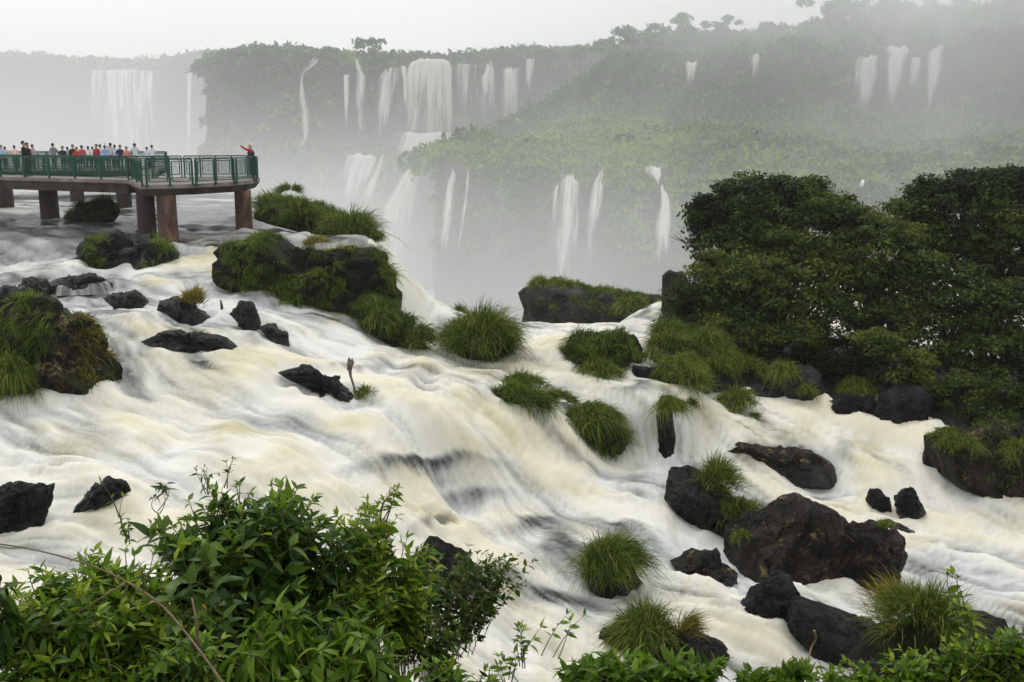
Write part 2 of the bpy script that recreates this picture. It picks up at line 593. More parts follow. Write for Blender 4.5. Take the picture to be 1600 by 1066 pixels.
# ------------------------------------------------------------------ the river bed: levels read at known points
LEV = [
    # upper reach, almost level
    (-300, 300, -4.0), (0, 300, -4.0), (200, 300, -4.0), (400, 300, -4.0), (-300, 345, -4.05), (0, 340, -4.0), (200, 345, -4.0), (350, 350, -4.02), (440, 345, -4.05),
    (-300, 372, -4.15), (0, 370, -4.1), (150, 365, -4.1), (300, 362, -4.12), (420, 355, -4.1), (520, 372, -4.15), (585, 385, -4.3),
    # first rapids
    (-300, 385, -4.3), (0, 380, -4.25), (0, 402, -4.75), (-300, 410, -4.8), (60, 385, -4.3), (110, 400, -4.6), (40, 420, -4.85), (100, 414, -4.75), (300, 380, -4.3), (300, 420, -4.85), (330, 460, -5.25), (200, 442, -4.95),
    (130, 430, -4.8), (130, 462, -5.3), (60, 470, -5.3), (-200, 460, -5.3), (200, 500, -5.4), (300, 512, -5.55), (420, 490, -5.5), (200, 560, -6.0), (330, 560, -6.05), (-200, 600, -6.3),
    (30, 640, -6.45), (200, 640, -6.65), (-200, 700, -6.9), (400, 560, -6.0), (250, 520, -5.6),
    (480, 490, -5.65), (560, 522, -6.3), (640, 555, -6.95), (500, 560, -6.35), (650, 600, -7.15), (570, 570, -6.7),
    # basin under the side fall
    (640, 505, -7.5), (690, 503, -7.5), (740, 570, -7.6), (800, 560, -7.7), (830, 518, -7.6), (900, 522, -7.7), (860, 580, -7.9), (960, 592, -8.1), (1010, 560, -8.0),
    (400, 640, -6.8), (550, 640, -7.05), (680, 640, -7.35), (760, 612, -7.6), (850, 650, -8.3), (700, 670, -7.6), (600, 670, -7.25),
    (200, 740, -7.1), (400, 720, -7.3), (550, 705, -7.55), (-200, 800, -7.6),
    # diagonal ledge and the pool below it
    (660, 690, -7.75), (700, 740, -8.7), (760, 770, -9.25), (850, 735, -9.5), (900, 690, -9.1), (940, 725, -9.95), (810, 740, -9.3),
    (900, 765, -9.95), (1000, 765, -10.25), (800, 805, -10.0), (1000, 738, -10.2), (950, 805, -10.25),
    (975, 598, -8.2), (1030, 610, -8.3), (1080, 625, -8.6), (1000, 640, -8.6), (990, 725, -10.15), (1080, 722, -10.1), (1100, 700, -9.9),
    # right hand channel
    (1130, 640, -9.2), (1200, 652, -9.6), (1300, 668, -9.9), (1420, 680, -10.1), (1150, 690, -9.8), (1300, 692, -10.1), (1290, 750, -11.0), (1150, 745, -10.5), (1420, 745, -10.8), (1460, 700, -10.2),
    (1250, 792, -11.2), (1400, 832, -11.5), (1550, 832, -11.7), (1590, 930, -12.1), (1450, 870, -11.7), (1750, 900, -12.2), (1350, 710, -10.3), (1400, 715, -10.6),
    # near reach
    (100, 800, -7.5), (50, 880, -7.7), (300, 850, -7.85), (600, 850, -8.85), (640, 770, -8.6), (540, 760, -7.95), (850, 850, -10.2), (850, 950, -10.55), (1030, 820, -10.35), (1060, 845, -10.9), (1020, 900, -10.9),
    (1100, 960, -11.25), (1200, 980, -11.4), (700, 960, -9.8), (860, 1050, -11.0), (1150, 1050, -11.6), (1500, 1050, -12.3), (400, 1000, -8.4), (100, 1000, -8.05), (-200, 1000, -7.9), (1800, 1060, -12.8),
    (600, 1066, -9.7),
]
ctrl = np.array([PZ(*c) for c in LEV] + [np.array(c, float) for c in (
    (-1, 49, -7.6), (3, 50.5, -7.7), (7, 51, -7.9), (11, 58, -8.1), (11, 46, -8.4), (25, 66, -9.2), (45, 76, -10.5), (20, 47, -9.8), (35, 50, -11.2), (50, 60, -12.0),
    (-14, 62, -4.0), (-19, 80, -4.0), (-40, 85, -4.0), (-65, 88, -4.0), (-40, 65, -4.0))])
KC = 0.8


def rbf_fit(xy, z, lam=0.02):
    n = len(xy)
    r = np.sqrt(((xy[:, None] - xy[None]) ** 2).sum(-1) + KC * KC)
    A = np.zeros((n + 3, n + 3))
    A[:n, :n] = -r + np.eye(n) * lam
    A[:n, n] = 1
    A[:n, n + 1:] = xy
    A[n:, :n] = A[:n, n:].T
    return np.linalg.solve(A, np.concatenate([z, np.zeros(3)]))


RW = rbf_fit(ctrl[:, :2], ctrl[:, 2])


def H0(x, y):
    x, y = np.asarray(x, float), np.asarray(y, float)
    sh = x.shape
    q = np.stack([x.ravel(), y.ravel()], 1)
    o = np.zeros(len(q))
    n = len(ctrl)
    for a in range(0, len(q), 40000):
        c = q[a:a + 40000]
        r = np.sqrt((c[:, None, 0] - ctrl[None, :, 0]) ** 2 + (c[:, None, 1] - ctrl[None, :, 1]) ** 2 + KC * KC)
        o[a:a + 40000] = -r @ RW[:n] + RW[n] + c @ RW[n + 1:]
    return np.clip(o, -14, -3.92).reshape(sh)


# regular table of levels for quick look-ups
TX0, TX1, TY0, TY1, TS = -75.0, 60.0, 8.0, 104.0, 0.25
tx = np.arange(TX0, TX1, TS)
ty = np.arange(TY0, TY1, TS)
TAB = H0(*np.meshgrid(tx, ty))          # [y, x]


def tab(T, x, y):
    fx = np.clip((np.asarray(x) - TX0) / TS, 0, len(tx) - 1.001)
    fy = np.clip((np.asarray(y) - TY0) / TS, 0, len(ty) - 1.001)
    i, j = fx.astype(int), fy.astype(int)
    u, v = fx - i, fy - j
    return (T[j, i] * (1 - u) * (1 - v) + T[j, i + 1] * u * (1 - v) + T[j + 1, i] * (1 - u) * v + T[j + 1, i + 1] * u * v)


def hit(px, py, lift=0.0):
    """point where the sight line through a photo pixel meets the river"""
    a, b = ray(px, py)
    d = np.arange(9.0, 100.0, 0.1)
    g = b * d - (tab(TAB, a * d, d) + lift)
    w = np.nonzero(g < 0)[0]
    k = w[0] if len(w) else len(d) - 1
    return np.array([a * d[k], d[k], b * d[k]])


# edge where the river drops away into the gorge (plan, from far left round to the right bank)
LIP = np.array([(-140, 88), (-60, 92), (-34, 88), (-20, 82), (-15, 66), (-9, 52), (-6.3, 44.5), (-4.6, 44.6), (-2.4, 43.8), (1.4, 43.4), (5.2, 45.5), (10, 58), (24, 70), (60, 80), (140, 92)], float)


def lip_dist(x, y):
    """signed distance beyond the lip (positive = out over the gorge)"""
    p = np.stack([np.ravel(x), np.ravel(y)], 1)
    best = np.full(len(p), 1e9)
    for a, b in zip(LIP[:-1], LIP[1:]):
        ab = b - a
        t = np.clip(((p - a) @ ab) / (ab @ ab), 0, 1)
        dd = np.hypot(*(p - a - t[:, None] * ab).T)
        best = np.minimum(best, dd)
    ylip = np.interp(p[:, 0], LIP[:, 0], LIP[:, 1]) if np.all(np.diff(LIP[:, 0]) > 0) else None
    return np.where(p[:, 1] > ylip, best, -best).reshape(np.shape(x))


# velocity: a steady set to the right and towards the viewer, steered downhill
gy, gx = np.gradient(TAB, TS)


def blur(A, n):
    for _ in range(n):
        A = (A + np.roll(A, 1, 0) + np.roll(A, -1, 0)) / 3
        A = (A + np.roll(A, 1, 1) + np.roll(A, -1, 1)) / 3
    return A


gxs, gys = blur(gx, 4), blur(gy, 4)
XX, YY = np.meshgrid(tx, ty)
near = np.clip((30 - YY) / 10, 0, 1)
calm = np.clip((27 - YY) / 5, 0, 1) * np.clip((3 - XX) / 5, 0, 1)
gk = 2.4 - 1.9 * calm
VX = 1.0 - gk * gxs
VY = -0.35 + 0.30 * calm - gk * gys
swirl = vnoise(np.stack([XX.ravel() * 0.28, YY.ravel() * 0.28, np.zeros(XX.size)], 1), 5).reshape(XX.shape)
swirl2 = vnoise(np.stack([XX.ravel() * 0.9, YY.ravel() * 0.9, np.ones(XX.size)], 1), 6).reshape(XX.shape)
ang = 0.42 * swirl + 0.30 * swirl2
VX, VY = VX * np.cos(ang) - VY * np.sin(ang), VX * np.sin(ang) + VY * np.cos(ang)
vl = np.hypot(VX, VY) + 1e-6
VX, VY = VX / vl, VY / vl
STEEP = np.hypot(gxs, gys)

# ------------------------------------------------------------------ river sheet
NR, NCOL = 490, 740
dd_ = 1.0 / np.linspace(1 / 10.5, 1 / 98.0, NR)
ss_ = np.linspace(-0.74, 0.74, NCOL)
D, SS = np.meshgrid(dd_, ss_, indexing='ij')
X, Y = SS * D, D.copy()
xr, yr = X.ravel(), Y.ravel()
Z = tab(TAB, xr, yr)
LD = lip_dist(xr, yr)

# streak noise carried along the flow
GS = 1024
nrng = np.random.default_rng(3)
NO = nrng.random((GS, GS, 4)).astype(np.float32)


def soft(a, n):
    for _ in range(n):
        a = (a + np.roll(a, 1, 0) + np.roll(a, -1, 0) + np.roll(a, 1, 1) + np.roll(a, -1, 1)) / 5
    return (a - a.mean()) / (a.std() + 1e-9)


for c_, n_ in ((0, 1), (1, 2), (2, 2), (3, 2)):
    NO[:, :, c_] = soft(NO[:, :, c_], n_)
CELL = (0.045, 0.10, 0.28, 0.8)
LEN = (0.05, 0.10, 0.22, 0.42)
STP = 11


def lic(ch):
    acc = np.zeros(len(xr), np.float32)
    wsum = 0
    for sgn in (1, -1):
        px, py = xr.copy(), yr.copy()
        for k in range(STP + 1):
            if k or sgn > 0:
                w = math.cos(0.5 * math.pi * k / (STP + 1)) ** 2
                i = np.mod((px / CELL[ch]).astype(np.int64), GS)
                j = np.mod((py / CELL[ch]).astype(np.int64), GS)
                acc += w * NO[j, i, ch]
                wsum += w * w
            a = np.clip(((px - TX0) / TS).astype(int), 0, len(tx) - 1)
            b = np.clip(((py - TY0) / TS).astype(int), 0, len(ty) - 1)
            h = LEN[ch] * sgn
            px += VX[b, a] * h
            py += VY[b, a] * h
    return acc / math.sqrt(wsum)


S0, S1, S2, S3 = lic(0), lic(1), lic(2), lic(3)
for q_ in (S0, S1, S2, S3):
    q_ /= q_.std()
steep = tab(STEEP, xr, yr)
pos3 = np.stack([xr * 0.16, yr * 0.16, np.zeros_like(xr)], 1)
big = fbm(pos3, 21, 3)
pos4 = np.stack([xr * 0.9, yr * 0.9, np.zeros_like(xr)], 1)
mid = fbm(pos4, 31, 3)

# standing humps where the water rides over ledges: smooth olive crests, white hollows behind
vx_, vy_ = tab(VX, xr, yr), tab(VY, xr, yr)


def hump(x, y):
    return fbm(np.stack([x * 0.5, y * 0.5, np.zeros_like(x)], 1), 77, 3, 0.5)


HB = hump(xr, yr)
HF = hump(xr + vx_ * 0.5, yr + vy_ * 0.5) - hump(xr - vx_ * 0.5, yr - vy_ * 0.5)
# ledges: the fall of the river gathers into small broken steps
STEP = 0.62
lw = 0.55 * fbm(np.stack([xr * 0.22, yr * 0.22, np.zeros_like(xr)], 1), 55, 3)
uu = (Z + lw) / STEP
ff_ = uu - np.floor(uu)
tread = np.clip((ff_ - 0.06) / 0.40, 0, 1)
tread = tread * tread * (3 - 2 * tread)
lamp_ = np.clip(0.55 + 0.9 * vnoise(np.stack([xr * 0.35, yr * 0.35, np.zeros_like(xr)], 1), 56), 0, 1) * np.clip((44 - yr) / 4, 0, 1)
st0_ = np.clip(1.25 - 1.6 * tab(STEEP, xr, yr), 0, 1)
lamp_ = lamp_ * st0_ * (1 - 0.55 * np.clip((29 - yr) / 4, 0, 1) * np.clip((2 - xr) / 5, 0, 1))
ZT = lamp_ * 0.75 * STEP * (tread - ff_)
Z = Z + ZT
crest = np.exp(-((ff_ - 0.50) / 0.12) ** 2) * lamp_
foot_ = np.exp(-((ff_ - 0.04) / 0.10) ** 2) * lamp_ + np.exp(-((ff_ - 1.02) / 0.10) ** 2) * lamp_
foam = 0.64 + 0.13 * big + 0.16 * S2 + 0.15 * S1 + 0.09 * S0 + 0.12 * S3  # foam streaks; their contrast also paints in light and dark modelling of the flow
foam += 0.12 * np.clip(steep * 2, 0, 1)
tint = 0.48 + 0.24 * big + 0.18 * S3 + 0.14 * S2 + 0.05 * S1
foam += 0.26 * np.clip(-HB, -0.7, 0.8) + 0.34 * np.clip(-HF - 0.1, 0, 0.6)
tint += 0.35 * np.clip(HB, -0.5, 0.8)
foam += 0.20 * foot_ - 0.24 * crest * np.clip(1 + 0.5 * S2, 0.2, 1.6)
tint += 0.26 * crest - 0.15 * foot_
# slack water of the upper reach is dark and grey, and breaks white at the first rapids
upper = np.clip((Y.ravel() - 39.0) / 2.5, 0, 1) * (xr < -6 + 0.0 * yr)
edge = np.clip((yr - 38.8) / 3 + 0.3 * S3, 0, 1)
up_foam = 0.20 + 0.17 * S2 + 0.10 * S1 + 0.22 * mid + 0.18 * np.clip((yr - 52) / 14, 0, 1)
foam = foam * (1 - upper * edge) + up_foam * upper * edge
tint = tint * (1 - upper) + (0.13 + 0.06 * S2) * upper
# tumbling pools below the drops are whitest
zf_ = yr * CP - Z * SP
PPX = 800 + FPX * xr / zf_
PPY = 533 - FPX * (yr * SP + Z * CP) / zf_
WOBX = 18 * vnoise(np.stack([xr * 0.8, yr * 0.8, np.zeros_like(xr)], 1), 91)
WOBY = 8 * vnoise(np.stack([xr * 0.8, yr * 0.8, np.zeros_like(xr)], 1), 92)


def blob(px, py, rx, ry):
    """soft patch on the water surface round the spot seen at a photo pixel"""
    return np.exp(-(((PPX - px + WOBX) / rx) ** 2 + ((PPY - py + WOBY) / ry) ** 2) ** 1.3)


DARK = [  # thin clear water over submerged rock: px, py, rx, ry, strength
    (640, 738, 105, 18, 0.75), (700, 725, 60, 10, 0.55), (735, 785, 50, 15, 0.8), (690, 760, 60, 8, 0.4), (880, 855, 40, 14, 0.7), (840, 830, 60, 10, 0.5), (865, 945, 85, 20, 1.0), (780, 915, 60, 22, 0.8),
    (680, 830, 50, 10, 0.7), (130, 438, 60, 9, 0.9), (20, 440, 40, 10, 0.6), (180, 432, 18, 8, 0.6), (1210, 716, 70, 16, 0.8), (1285, 728, 26, 20, 0.6), (1330, 705, 18, 18, 0.4),
    (300, 543, 80, 7, 0.5), (545, 572, 50, 6, 0.5), (300, 705, 60, 6, 0.25), (1290, 775, 50, 7, 0.5), (1355, 1010, 70, 22, 0.7), (940, 640, 20, 20, 0.3),
    (60, 366, 170, 12, 0.7), (330, 340, 90, 12, 0.3), (700, 503, 24, 5, 0.25), (995, 606, 34, 5, 0.6), (60, 870, 60, 10, 0.2), (455, 415, 10, 5, 0.2), (230, 380, 40, 5, 0.2), (410, 520, 20, 20, 0.3),
]
for (a_, b_, c_, d_, s_) in DARK:
    g_ = blob(a_, b_, c_, d_)
    kk = s_ * g_ * np.clip(1.0 + 0.35 * S2 + 0.3 * S1, 0.1, 1.4)
    foam -= kk
    tint -= 0.75 * kk
WHITE = [(640, 505, 60, 14, 0.3), (1000, 760, 110, 30, 0.22), (1060, 740, 60, 20, 0.25), (1080, 870, 60, 40, 0.3), (1200, 940, 120, 50, 0.25), (300, 480, 90, 20, 0.2), (250, 395, 80, 14, 0.25),
         (800, 790, 90, 20, 0.25), (560, 530, 70, 16, 0.2), (1440, 700, 60, 16, 0.22), (90, 395, 90, 10, 0.3), (1550, 900, 80, 40, 0.22), (420, 360, 50, 10, 0.35)]
for (a_, b_, c_, d_, s_) in WHITE:
    g_ = blob(a_, b_, c_, d_)
    foam += s_ * g_
    tint -= 0.25 * g_
OLIVE = [(250, 520, 60, 14, 0.4), (400, 556, 100, 16, 0.35), (400, 672, 180, 12, 0.45), (790, 630, 80, 24, 0.4), (150, 690, 120, 10, 0.45), (900, 540, 50, 7, 0.5), (1370, 705, 40, 24, 0.5), (1010, 665, 30, 40, 0.3),
         (1420, 845, 90, 10, 0.5), (230, 440, 30, 8, 0.6), (800, 690, 60, 26, 0.35), (860, 880, 50, 14, 0.45), (930, 770, 60, 8, 0.4), (1080, 690, 24, 40, 0.3), (560, 660, 60, 10, 0.3), (330, 400, 24, 24, 0.4), (380, 590, 80, 10, 0.35), (520, 500, 50, 12, 0.3), (100, 655, 120, 8, 0.35)]
for (a_, b_, c_, d_, s_) in OLIVE:
    g_ = blob(a_, b_, c_, d_)
    kk = s_ * g_ * np.clip(0.9 + 0.4 * S2 + 0.3 * S3, 0, 1.6)
    tint += 0.9 * kk
    foam -= 0.75 * kk
# churning pools: broken foam without a set direction
CHURN = [(1000, 765, 140, 30), (880, 555, 100, 26), (640, 612, 120, 24), (300, 485, 100, 24), (1450, 860, 150, 40), (1100, 930, 140, 50), (60, 402, 120, 12), (260, 400, 60, 14), (680, 830, 120, 40), (1220, 662, 120, 12), (1330, 780, 120, 20), (480, 610, 60, 18), (900, 640, 60, 14), (60, 720, 120, 20), (120, 480, 60, 16)]
churn = np.zeros_like(Z)
for (a_, b_, c_, d_) in CHURN:
    churn = np.maximum(churn, blob(a_, b_, c_, d_))
wx_ = 0.35 * vnoise(np.stack([xr * 1.7, yr * 1.7, np.zeros_like(xr)], 1), 61)
wy_ = 0.35 * vnoise(np.stack([xr * 1.7, yr * 1.7, np.ones_like(xr)], 1), 62)
cq = np.stack([(xr + wx_ + 0.3 * yr) * 1.5, (yr + wy_) * 3.2, np.zeros_like(xr)], 1)
cn = fbm(cq, 63, 4, 0.6)
cr_ = 1 - np.abs(fbm(cq * 0.8 + 9, 67, 3, 0.55)) * 1.6
foam += churn * (0.20 * cn + 0.22 * cr_ - 0.05)
tint += churn * (0.18 * cn - 0.10 * cr_)

amp = 0.035 + 0.05 * np.clip(foam, 0, 1)
wig = 0.30 * S2 + 0.7 * S3 + 0.13 * S1
Zd = Z + amp * wig * np.clip(1.1 - 0.55 * np.clip((yr - 45) / 15, 0, 1), 0.25, 1.2) + 0.07 * mid * (yr < 60) + 0.24 * HB * np.clip(1.3 - yr / 60, 0.2, 1) + 0.014 * S1 * (yr < 32) + churn * (0.07 * cn + 0.08 * cr_)
for (a_, b_, c_, d_, s_) in DARK:
    g_ = blob(a_, b_, c_, d_)
    Zd += 0.14 * s_ * g_
# the drop over the lip
over = np.clip(LD, 0, None)
Zd -= np.where(over > 0, 0.22 * over ** 2 + 0.3 * over, 0)
foam = np.where(LD > -1.0, foam + 0.25 * np.clip(LD + 1, 0, 1), foam)
Zd = np.maximum(Zd, -52)
fcs = grid_faces(NR, NCOL)
keep = (over.reshape(NR, NCOL)[:-1, :-1].ravel() < 13)
fcs = fcs[keep]
used = np.zeros(len(xr), bool)
used[fcs.ravel()] = True
remap = np.cumsum(used) - 1
me = mesh_np("river", np.stack([xr, yr, Zd], 1)[used], remap[fcs], [M['water']], {'foam': np.clip(foam, 0, 1)[used], 'tint': np.clip(tint, 0, 1)[used]})
tag(link("river", me), "cream white silky rapids running down over dark ledges", kind="structure")


def ZR(x, y):
    return float(tab(TAB, np.array([x]), np.array([y]))[0])


# ------------------------------------------------------------------ the side fall off the upper reach
def fall_sheet(name, rows, mats, label, nr=40, nc=26, thick=0.5, bulge=0.3, rough=0.12, group=None, seed=0, taper=0.35, soft_foot=1.0):
    """rows: list of ((x,y,z) one side, (x,y,z) other side) from the brink to the foot; skinned as one curved sheet"""
    A = np.array([r[0] for r in rows], float)
    B = np.array([r[1] for r in rows], float)
    t0 = np.linspace(0, 1, len(rows))
    t = np.linspace(0, 1, nr)

    def sm(Q):
        o = np.stack([np.interp(t, t0, Q[:, i]) for i in range(3)], 1)
        for _ in range(max(1, nr // (3 * len(rows)))):
            o[1:-1] = (o[:-2] + o[1:-1] * 2 + o[2:]) / 4
        return o
    A, B = sm(A), sm(B)
    s = np.linspace(0, 1, nc)
    Q = A[:, None] * (1 - s)[None, :, None] + B[:, None] * s[None, :, None]
    w = np.linalg.norm(B - A, axis=1).mean()
    Q[:, :, 1] -= bulge * np.sin(math.pi * s)[None, :] * (0.3 + 0.7 * np.sin(math.pi * np.clip(t * 1.1, 0, 1)))[:, None]
    st = fbm(np.stack([np.tile(s * w * 2.0, nr), np.repeat(t * 1.2, nc), np.full(nr * nc, seed * 3.1)], 1), seed, 3).reshape(nr, nc)
    Q[:, :, 1] -= rough * st
    if soft_foot > 0:
        bn = fbm(np.stack([s * 5.0 + seed, np.zeros(nc), np.full(nc, seed * 2.3)], 1), 13, 3)
        Q[:, :, 2] -= (np.abs(bn) * min(5.0, 0.12 * np.linalg.norm(A[-1] - A[0]) + 0.3))[None, :] * (1 - t)[:, None] ** 3
    th = thick + 0.0 * st
    e = np.clip(np.minimum(s, 1 - s) / max(taper, 1e-3), 0, 1)
    th = th - (0.9 + (0.4 + 0.6 * max(thick, 0)) * soft_foot) * (1 - e)[None, :] ** 1.5 - 0.9 * np.clip((t[:, None] - 0.6) / 0.4, 0, 1) ** 1.3 * soft_foot * (thick + 0.75)
    th = th - 0.9 * np.clip((0.07 * (1.0 + fbm(np.stack([np.tile(s * 7, nr), np.zeros(nr * nc), np.full(nr * nc, seed * 1.7)], 1), 3, 2).reshape(nr, nc)) - t[:, None]) / 0.05, 0, 1) * soft_foot * 0.6
    th = th + 0.28 * soft_foot
    Ld = np.concatenate([[0], np.cumsum(np.linalg.norm(np.diff((A + B) / 2, axis=0), axis=1))])
    uv = np.stack([np.tile(s * w, nr) + seed * 7.3, np.repeat(Ld, nc)], 1)
    sc = 1.0 if w < 3 else (0.55 if w < 8 else 0.3)
    uv = uv * sc
    me = mesh_np(name, Q.reshape(-1, 3), grid_faces(nr, nc), mats, {'thick': th.ravel()}, uv)
    o = link(name, me)
    tag(o, label, "waterfall", group)
    return o

# ------------------------------------------------------------------ far gorge walls
def loft(name, rows, m, sub=(10, 10), rough=1.5, freq=0.06, seed=0, bulge=0.0):
    """rows of world polylines (same count) -> one displaced sheet"""
    Rw = np.array(rows, float)
    nr, nc = Rw.shape[:2]
    tr = np.linspace(0, nr - 1, (nr - 1) * sub[0] + 1)
    tc = np.linspace(0, nc - 1, (nc - 1) * sub[1] + 1)
    Q = np.zeros((len(tr), nc, 3))
    for i in range(3):
        for c in range(nc):
            Q[:, c, i] = np.interp(tr, np.arange(nr), Rw[:, c, i])
    Q2 = np.zeros((len(tr), len(tc), 3))
    for i in range(3):
        for r in range(len(tr)):
            Q2[r, :, i] = np.interp(tc, np.arange(nc), Q[r, :, i])
    p = Q2.reshape(-1, 3)
    n = fbm(p * freq, seed, 4)
    n2 = fbm(p * freq + 50, seed + 3, 4)
    p = p + np.stack([n2 * rough * 0.4, -n * rough, n2 * rough * 0.35], 1)
    me = mesh_np(name, p, grid_faces(len(tr), len(tc)), [m])
    return link(name, me), p.reshape(len(tr), len(tc), 3)


def row(*pts):
    return [P(*q) for q in pts]


# back wall, seen from the brink down to a ledge and on into the gorge
cx = [322, 350, 400, 480, 570, 640, 700, 780, 840, 990]
wall_b, GB = loft("gorge_cliff", [
    row(*[(x, y, 480) for x, y in zip(cx, [100, 92, 86, 88, 96, 98, 96, 94, 92, 86])]),
    row(*[(x, y, 452) for x, y in zip(cx, [112, 100, 92, 94, 100, 102, 100, 98, 95, 90])]),
    row(*[(x, y, 447) for x, y in zip(cx, [235] * 10)]),
    row(*[(x, 242, d) for x, d in zip(cx, [440, 440, 440, 438, 420, 415, 412, 412, 412, 412])]),
    row(*[(x, 310, d) for x, d in zip(cx, [436, 436, 434, 432, 410, 404, 402, 402, 402, 402])]),
    row(*[(x, 560, d) for x, d in zip(cx, [430, 430, 428, 426, 396, 392, 390, 390, 390, 390])]),
], M['cliff'], (14, 14), 5.0, 0.035, 4)
tag(wall_b, kind="structure")
cxl = [-700, -400, -200, -50, 60, 130, 200, 270, 330]
wall_l, GL = loft("gorge_cliff", [
    row(*[(x, y, 640) for x, y in zip(cxl, [92, 93, 93, 94, 96, 102, 106, 100, 90])]),
    row(*[(x, y, 585) for x, y in zip(cxl, [97, 97, 97, 98, 100, 108, 111, 106, 96])]),
    row(*[(x, 480, 570) for x in cxl]),
], M['cliff'], (24, 12), 7.0, 0.02, 9)
tag(wall_l, kind="structure")
# right hand plateau: lower wall, terrace, upper wall, rim
cr = [678, 712, 764, 820, 880, 950, 1010, 1070, 1150, 1240, 1330, 1450, 1600, 1800, 2100]
lipd = [262, 255, 248, 240, 236, 232, 226, 220, 214, 210, 206, 200, 195, 190, 185]
backd = [300, 345, 365, 385, 395, 385, 370, 362, 356, 350, 344, 336, 328, 320, 312]
plat_rows = [
    row(*[(x, 640, d - 20) for x, d in zip(cr, lipd)]),
    row(*[(x, 420, d - 7) for x, d in zip(cr, lipd)]),
    row(*[(x, y, d - 2) for x, y, d in zip(cr, [262, 258, 272, 284, 288, 286, 290, 300, 302, 308, 312, 318, 320, 320, 320], lipd)]),
    row(*[(x, y, d + 4) for x, y, d in zip(cr, [250, 246, 258, 268, 272, 268, 272, 282, 286, 292, 296, 300, 300, 300, 300], lipd)]),
    row(*[(x, y, d) for x, y, d in zip(cr, [250, 247, 226, 206, 194, 190, 192, 188, 192, 200, 210, 212, 208, 205, 200], backd)]),
    row(*[(x, y, d + 2) for x, y, d in zip(cr, [250, 246, 222, 196, 176, 166, 166, 160, 165, 176, 188, 190, 186, 182, 175], backd)]),
    row(*[(x, y, d + 8) for x, y, d in zip(cr, [250, 245, 218, 190, 156, 104, 94, 94, 86, 84, 84, 70, 64, 58, 50], backd)]),
    row(*[(x, y, d + 40) for x, y, d in zip(cr, [250, 245, 217, 189, 148, 92, 76, 68, 62, 56, 40, 28, 22, 16, 10], backd)]),
    row(*[(x, y, d + 90) for x, y, d in zip(cr, [250, 245, 217, 189, 144, 84, 64, 54, 58, 54, 34, 22, 14, 6, 0], backd)]),
]
plat, GP = loft("plateau", plat_rows, M['cliff'], (16, 14), 4.0, 0.045, 14)
tag(plat, kind="structure")

# ------------------------------------------------------------------ forest clothing the walls
def leaf_quads(p, nrm, size, r, jit=0.9):
    """one quad per point, roughly facing nrm"""
    n = len(p)
    nn = nrm + r.normal(0, jit, (n, 3))
    nn /= np.linalg.norm(nn, axis=1, keepdims=True) + 1e-9
    a = np.cross(nn, r.normal(0, 1, (n, 3)))
    a /= np.linalg.norm(a, axis=1, keepdims=True) + 1e-9
    b = np.cross(nn, a)
    s = size * r.uniform(0.6, 1.3, (n, 1))
    v = np.stack([p - a * s, p - b * s * 0.55, p + a * s, p + b * s * 0.55], 1).reshape(-1, 3)
    return v, np.arange(4 * n).reshape(-1, 4)


def clumps(centers, radii, per, leaf, r, tone, tone_j=0.16, squash=0.8):
    """rounded bushes as shells of leaf sprays; returns verts, faces, tone"""
    n = len(centers)
    u = r.normal(0, 1, (n, per, 3))
    u[..., 2] = np.abs(u[..., 2]) * 1.2 - 0.35
    u /= np.linalg.norm(u, axis=-1, keepdims=True)
    rad = radii[:, None, None] * r.uniform(0.72, 1.05, (n, per, 1)) * (1 + 0.28 * np.sin(u[..., :1] * 5 + np.arange(n)[:, None, None]) * np.cos(u[..., 1:2] * 4 + 2))
    p = centers[:, None] + u * rad * np.array([1, 1, squash])
    v, f = leaf_quads(p.reshape(-1, 3), u.reshape(-1, 3), leaf, r)
    tn = np.clip(tone[:, None] + r.normal(0, tone_j, (n, per)), 0, 1)
    return v, f, np.repeat(tn.ravel(), 4)


def scatter(G, i0, i1, n, r, jx=0):
    """random points on rows i0..i1 of a lofted sheet"""
    a = r.uniform(i0, i1, n)
    b = r.uniform(0, G.shape[1] - 1.001, n)
    i, j = a.astype(int), b.astype(int)
    u, v = (a - i)[:, None], (b - j)[:, None]
    i2, j2 = np.minimum(i + 1, G.shape[0] - 1), np.minimum(j + 1, G.shape[1] - 1)
    q = G[i, j] * (1 - u) * (1 - v) + G[i2, j] * u * (1 - v) + G[i, j2] * (1 - u) * v + G[i2, j2] * u * v
    return q[q[:, 0] / q[:, 1] < 0.62]


fr = np.random.default_rng(11)


def forest(name, sets, m, label):
    V, F, T, b = [], [], [], 0
    for (c, rad, per, leaf, tone) in sets:
        v, f, t = clumps(c, rad, per, leaf, fr, tone)
        V.append(v)
        F.append(f + b)
        T.append(t)
        b += len(v)
    me = mesh_np(name, np.concatenate(V), np.concatenate(F), [m], {'tone': np.concatenate(T)}, smooth=False)
    return tag(link(name, me), label, kind="stuff")


def patch_tone(p, base, k=0.26, fq=0.03, seed=2):
    return np.clip(base + k * fbm(p * fq, seed, 3) + fr.normal(0, 0.18, len(p)), 0, 1)


# which part of the plateau a row index belongs to: 16 subdivisions per row
ter = scatter(GP, 48, 66, 900, fr)
ter2 = scatter(GP, 62, 82, 500, fr)
big_t = scatter(GP, 52, 84, 110, fr) - np.array([0, 0, 2.0])
big_u = scatter(GP, 84, 98, 70, fr)
low = scatter(GP, 17, 50, 1300, fr)
upw = scatter(GP, 80, 98, 500, fr)
rim = scatter(GP, 96, 128, 900, fr)


def off_falls(p, gaps):
    """leave the bare rock under each fall free"""
    px = 800 + p[:, 0] / p[:, 1] * FPX * 1.0
    ok = np.ones(len(p), bool)
    for a, b in gaps:
        ok &= ~((px > a) & (px < b))
    return p[ok]


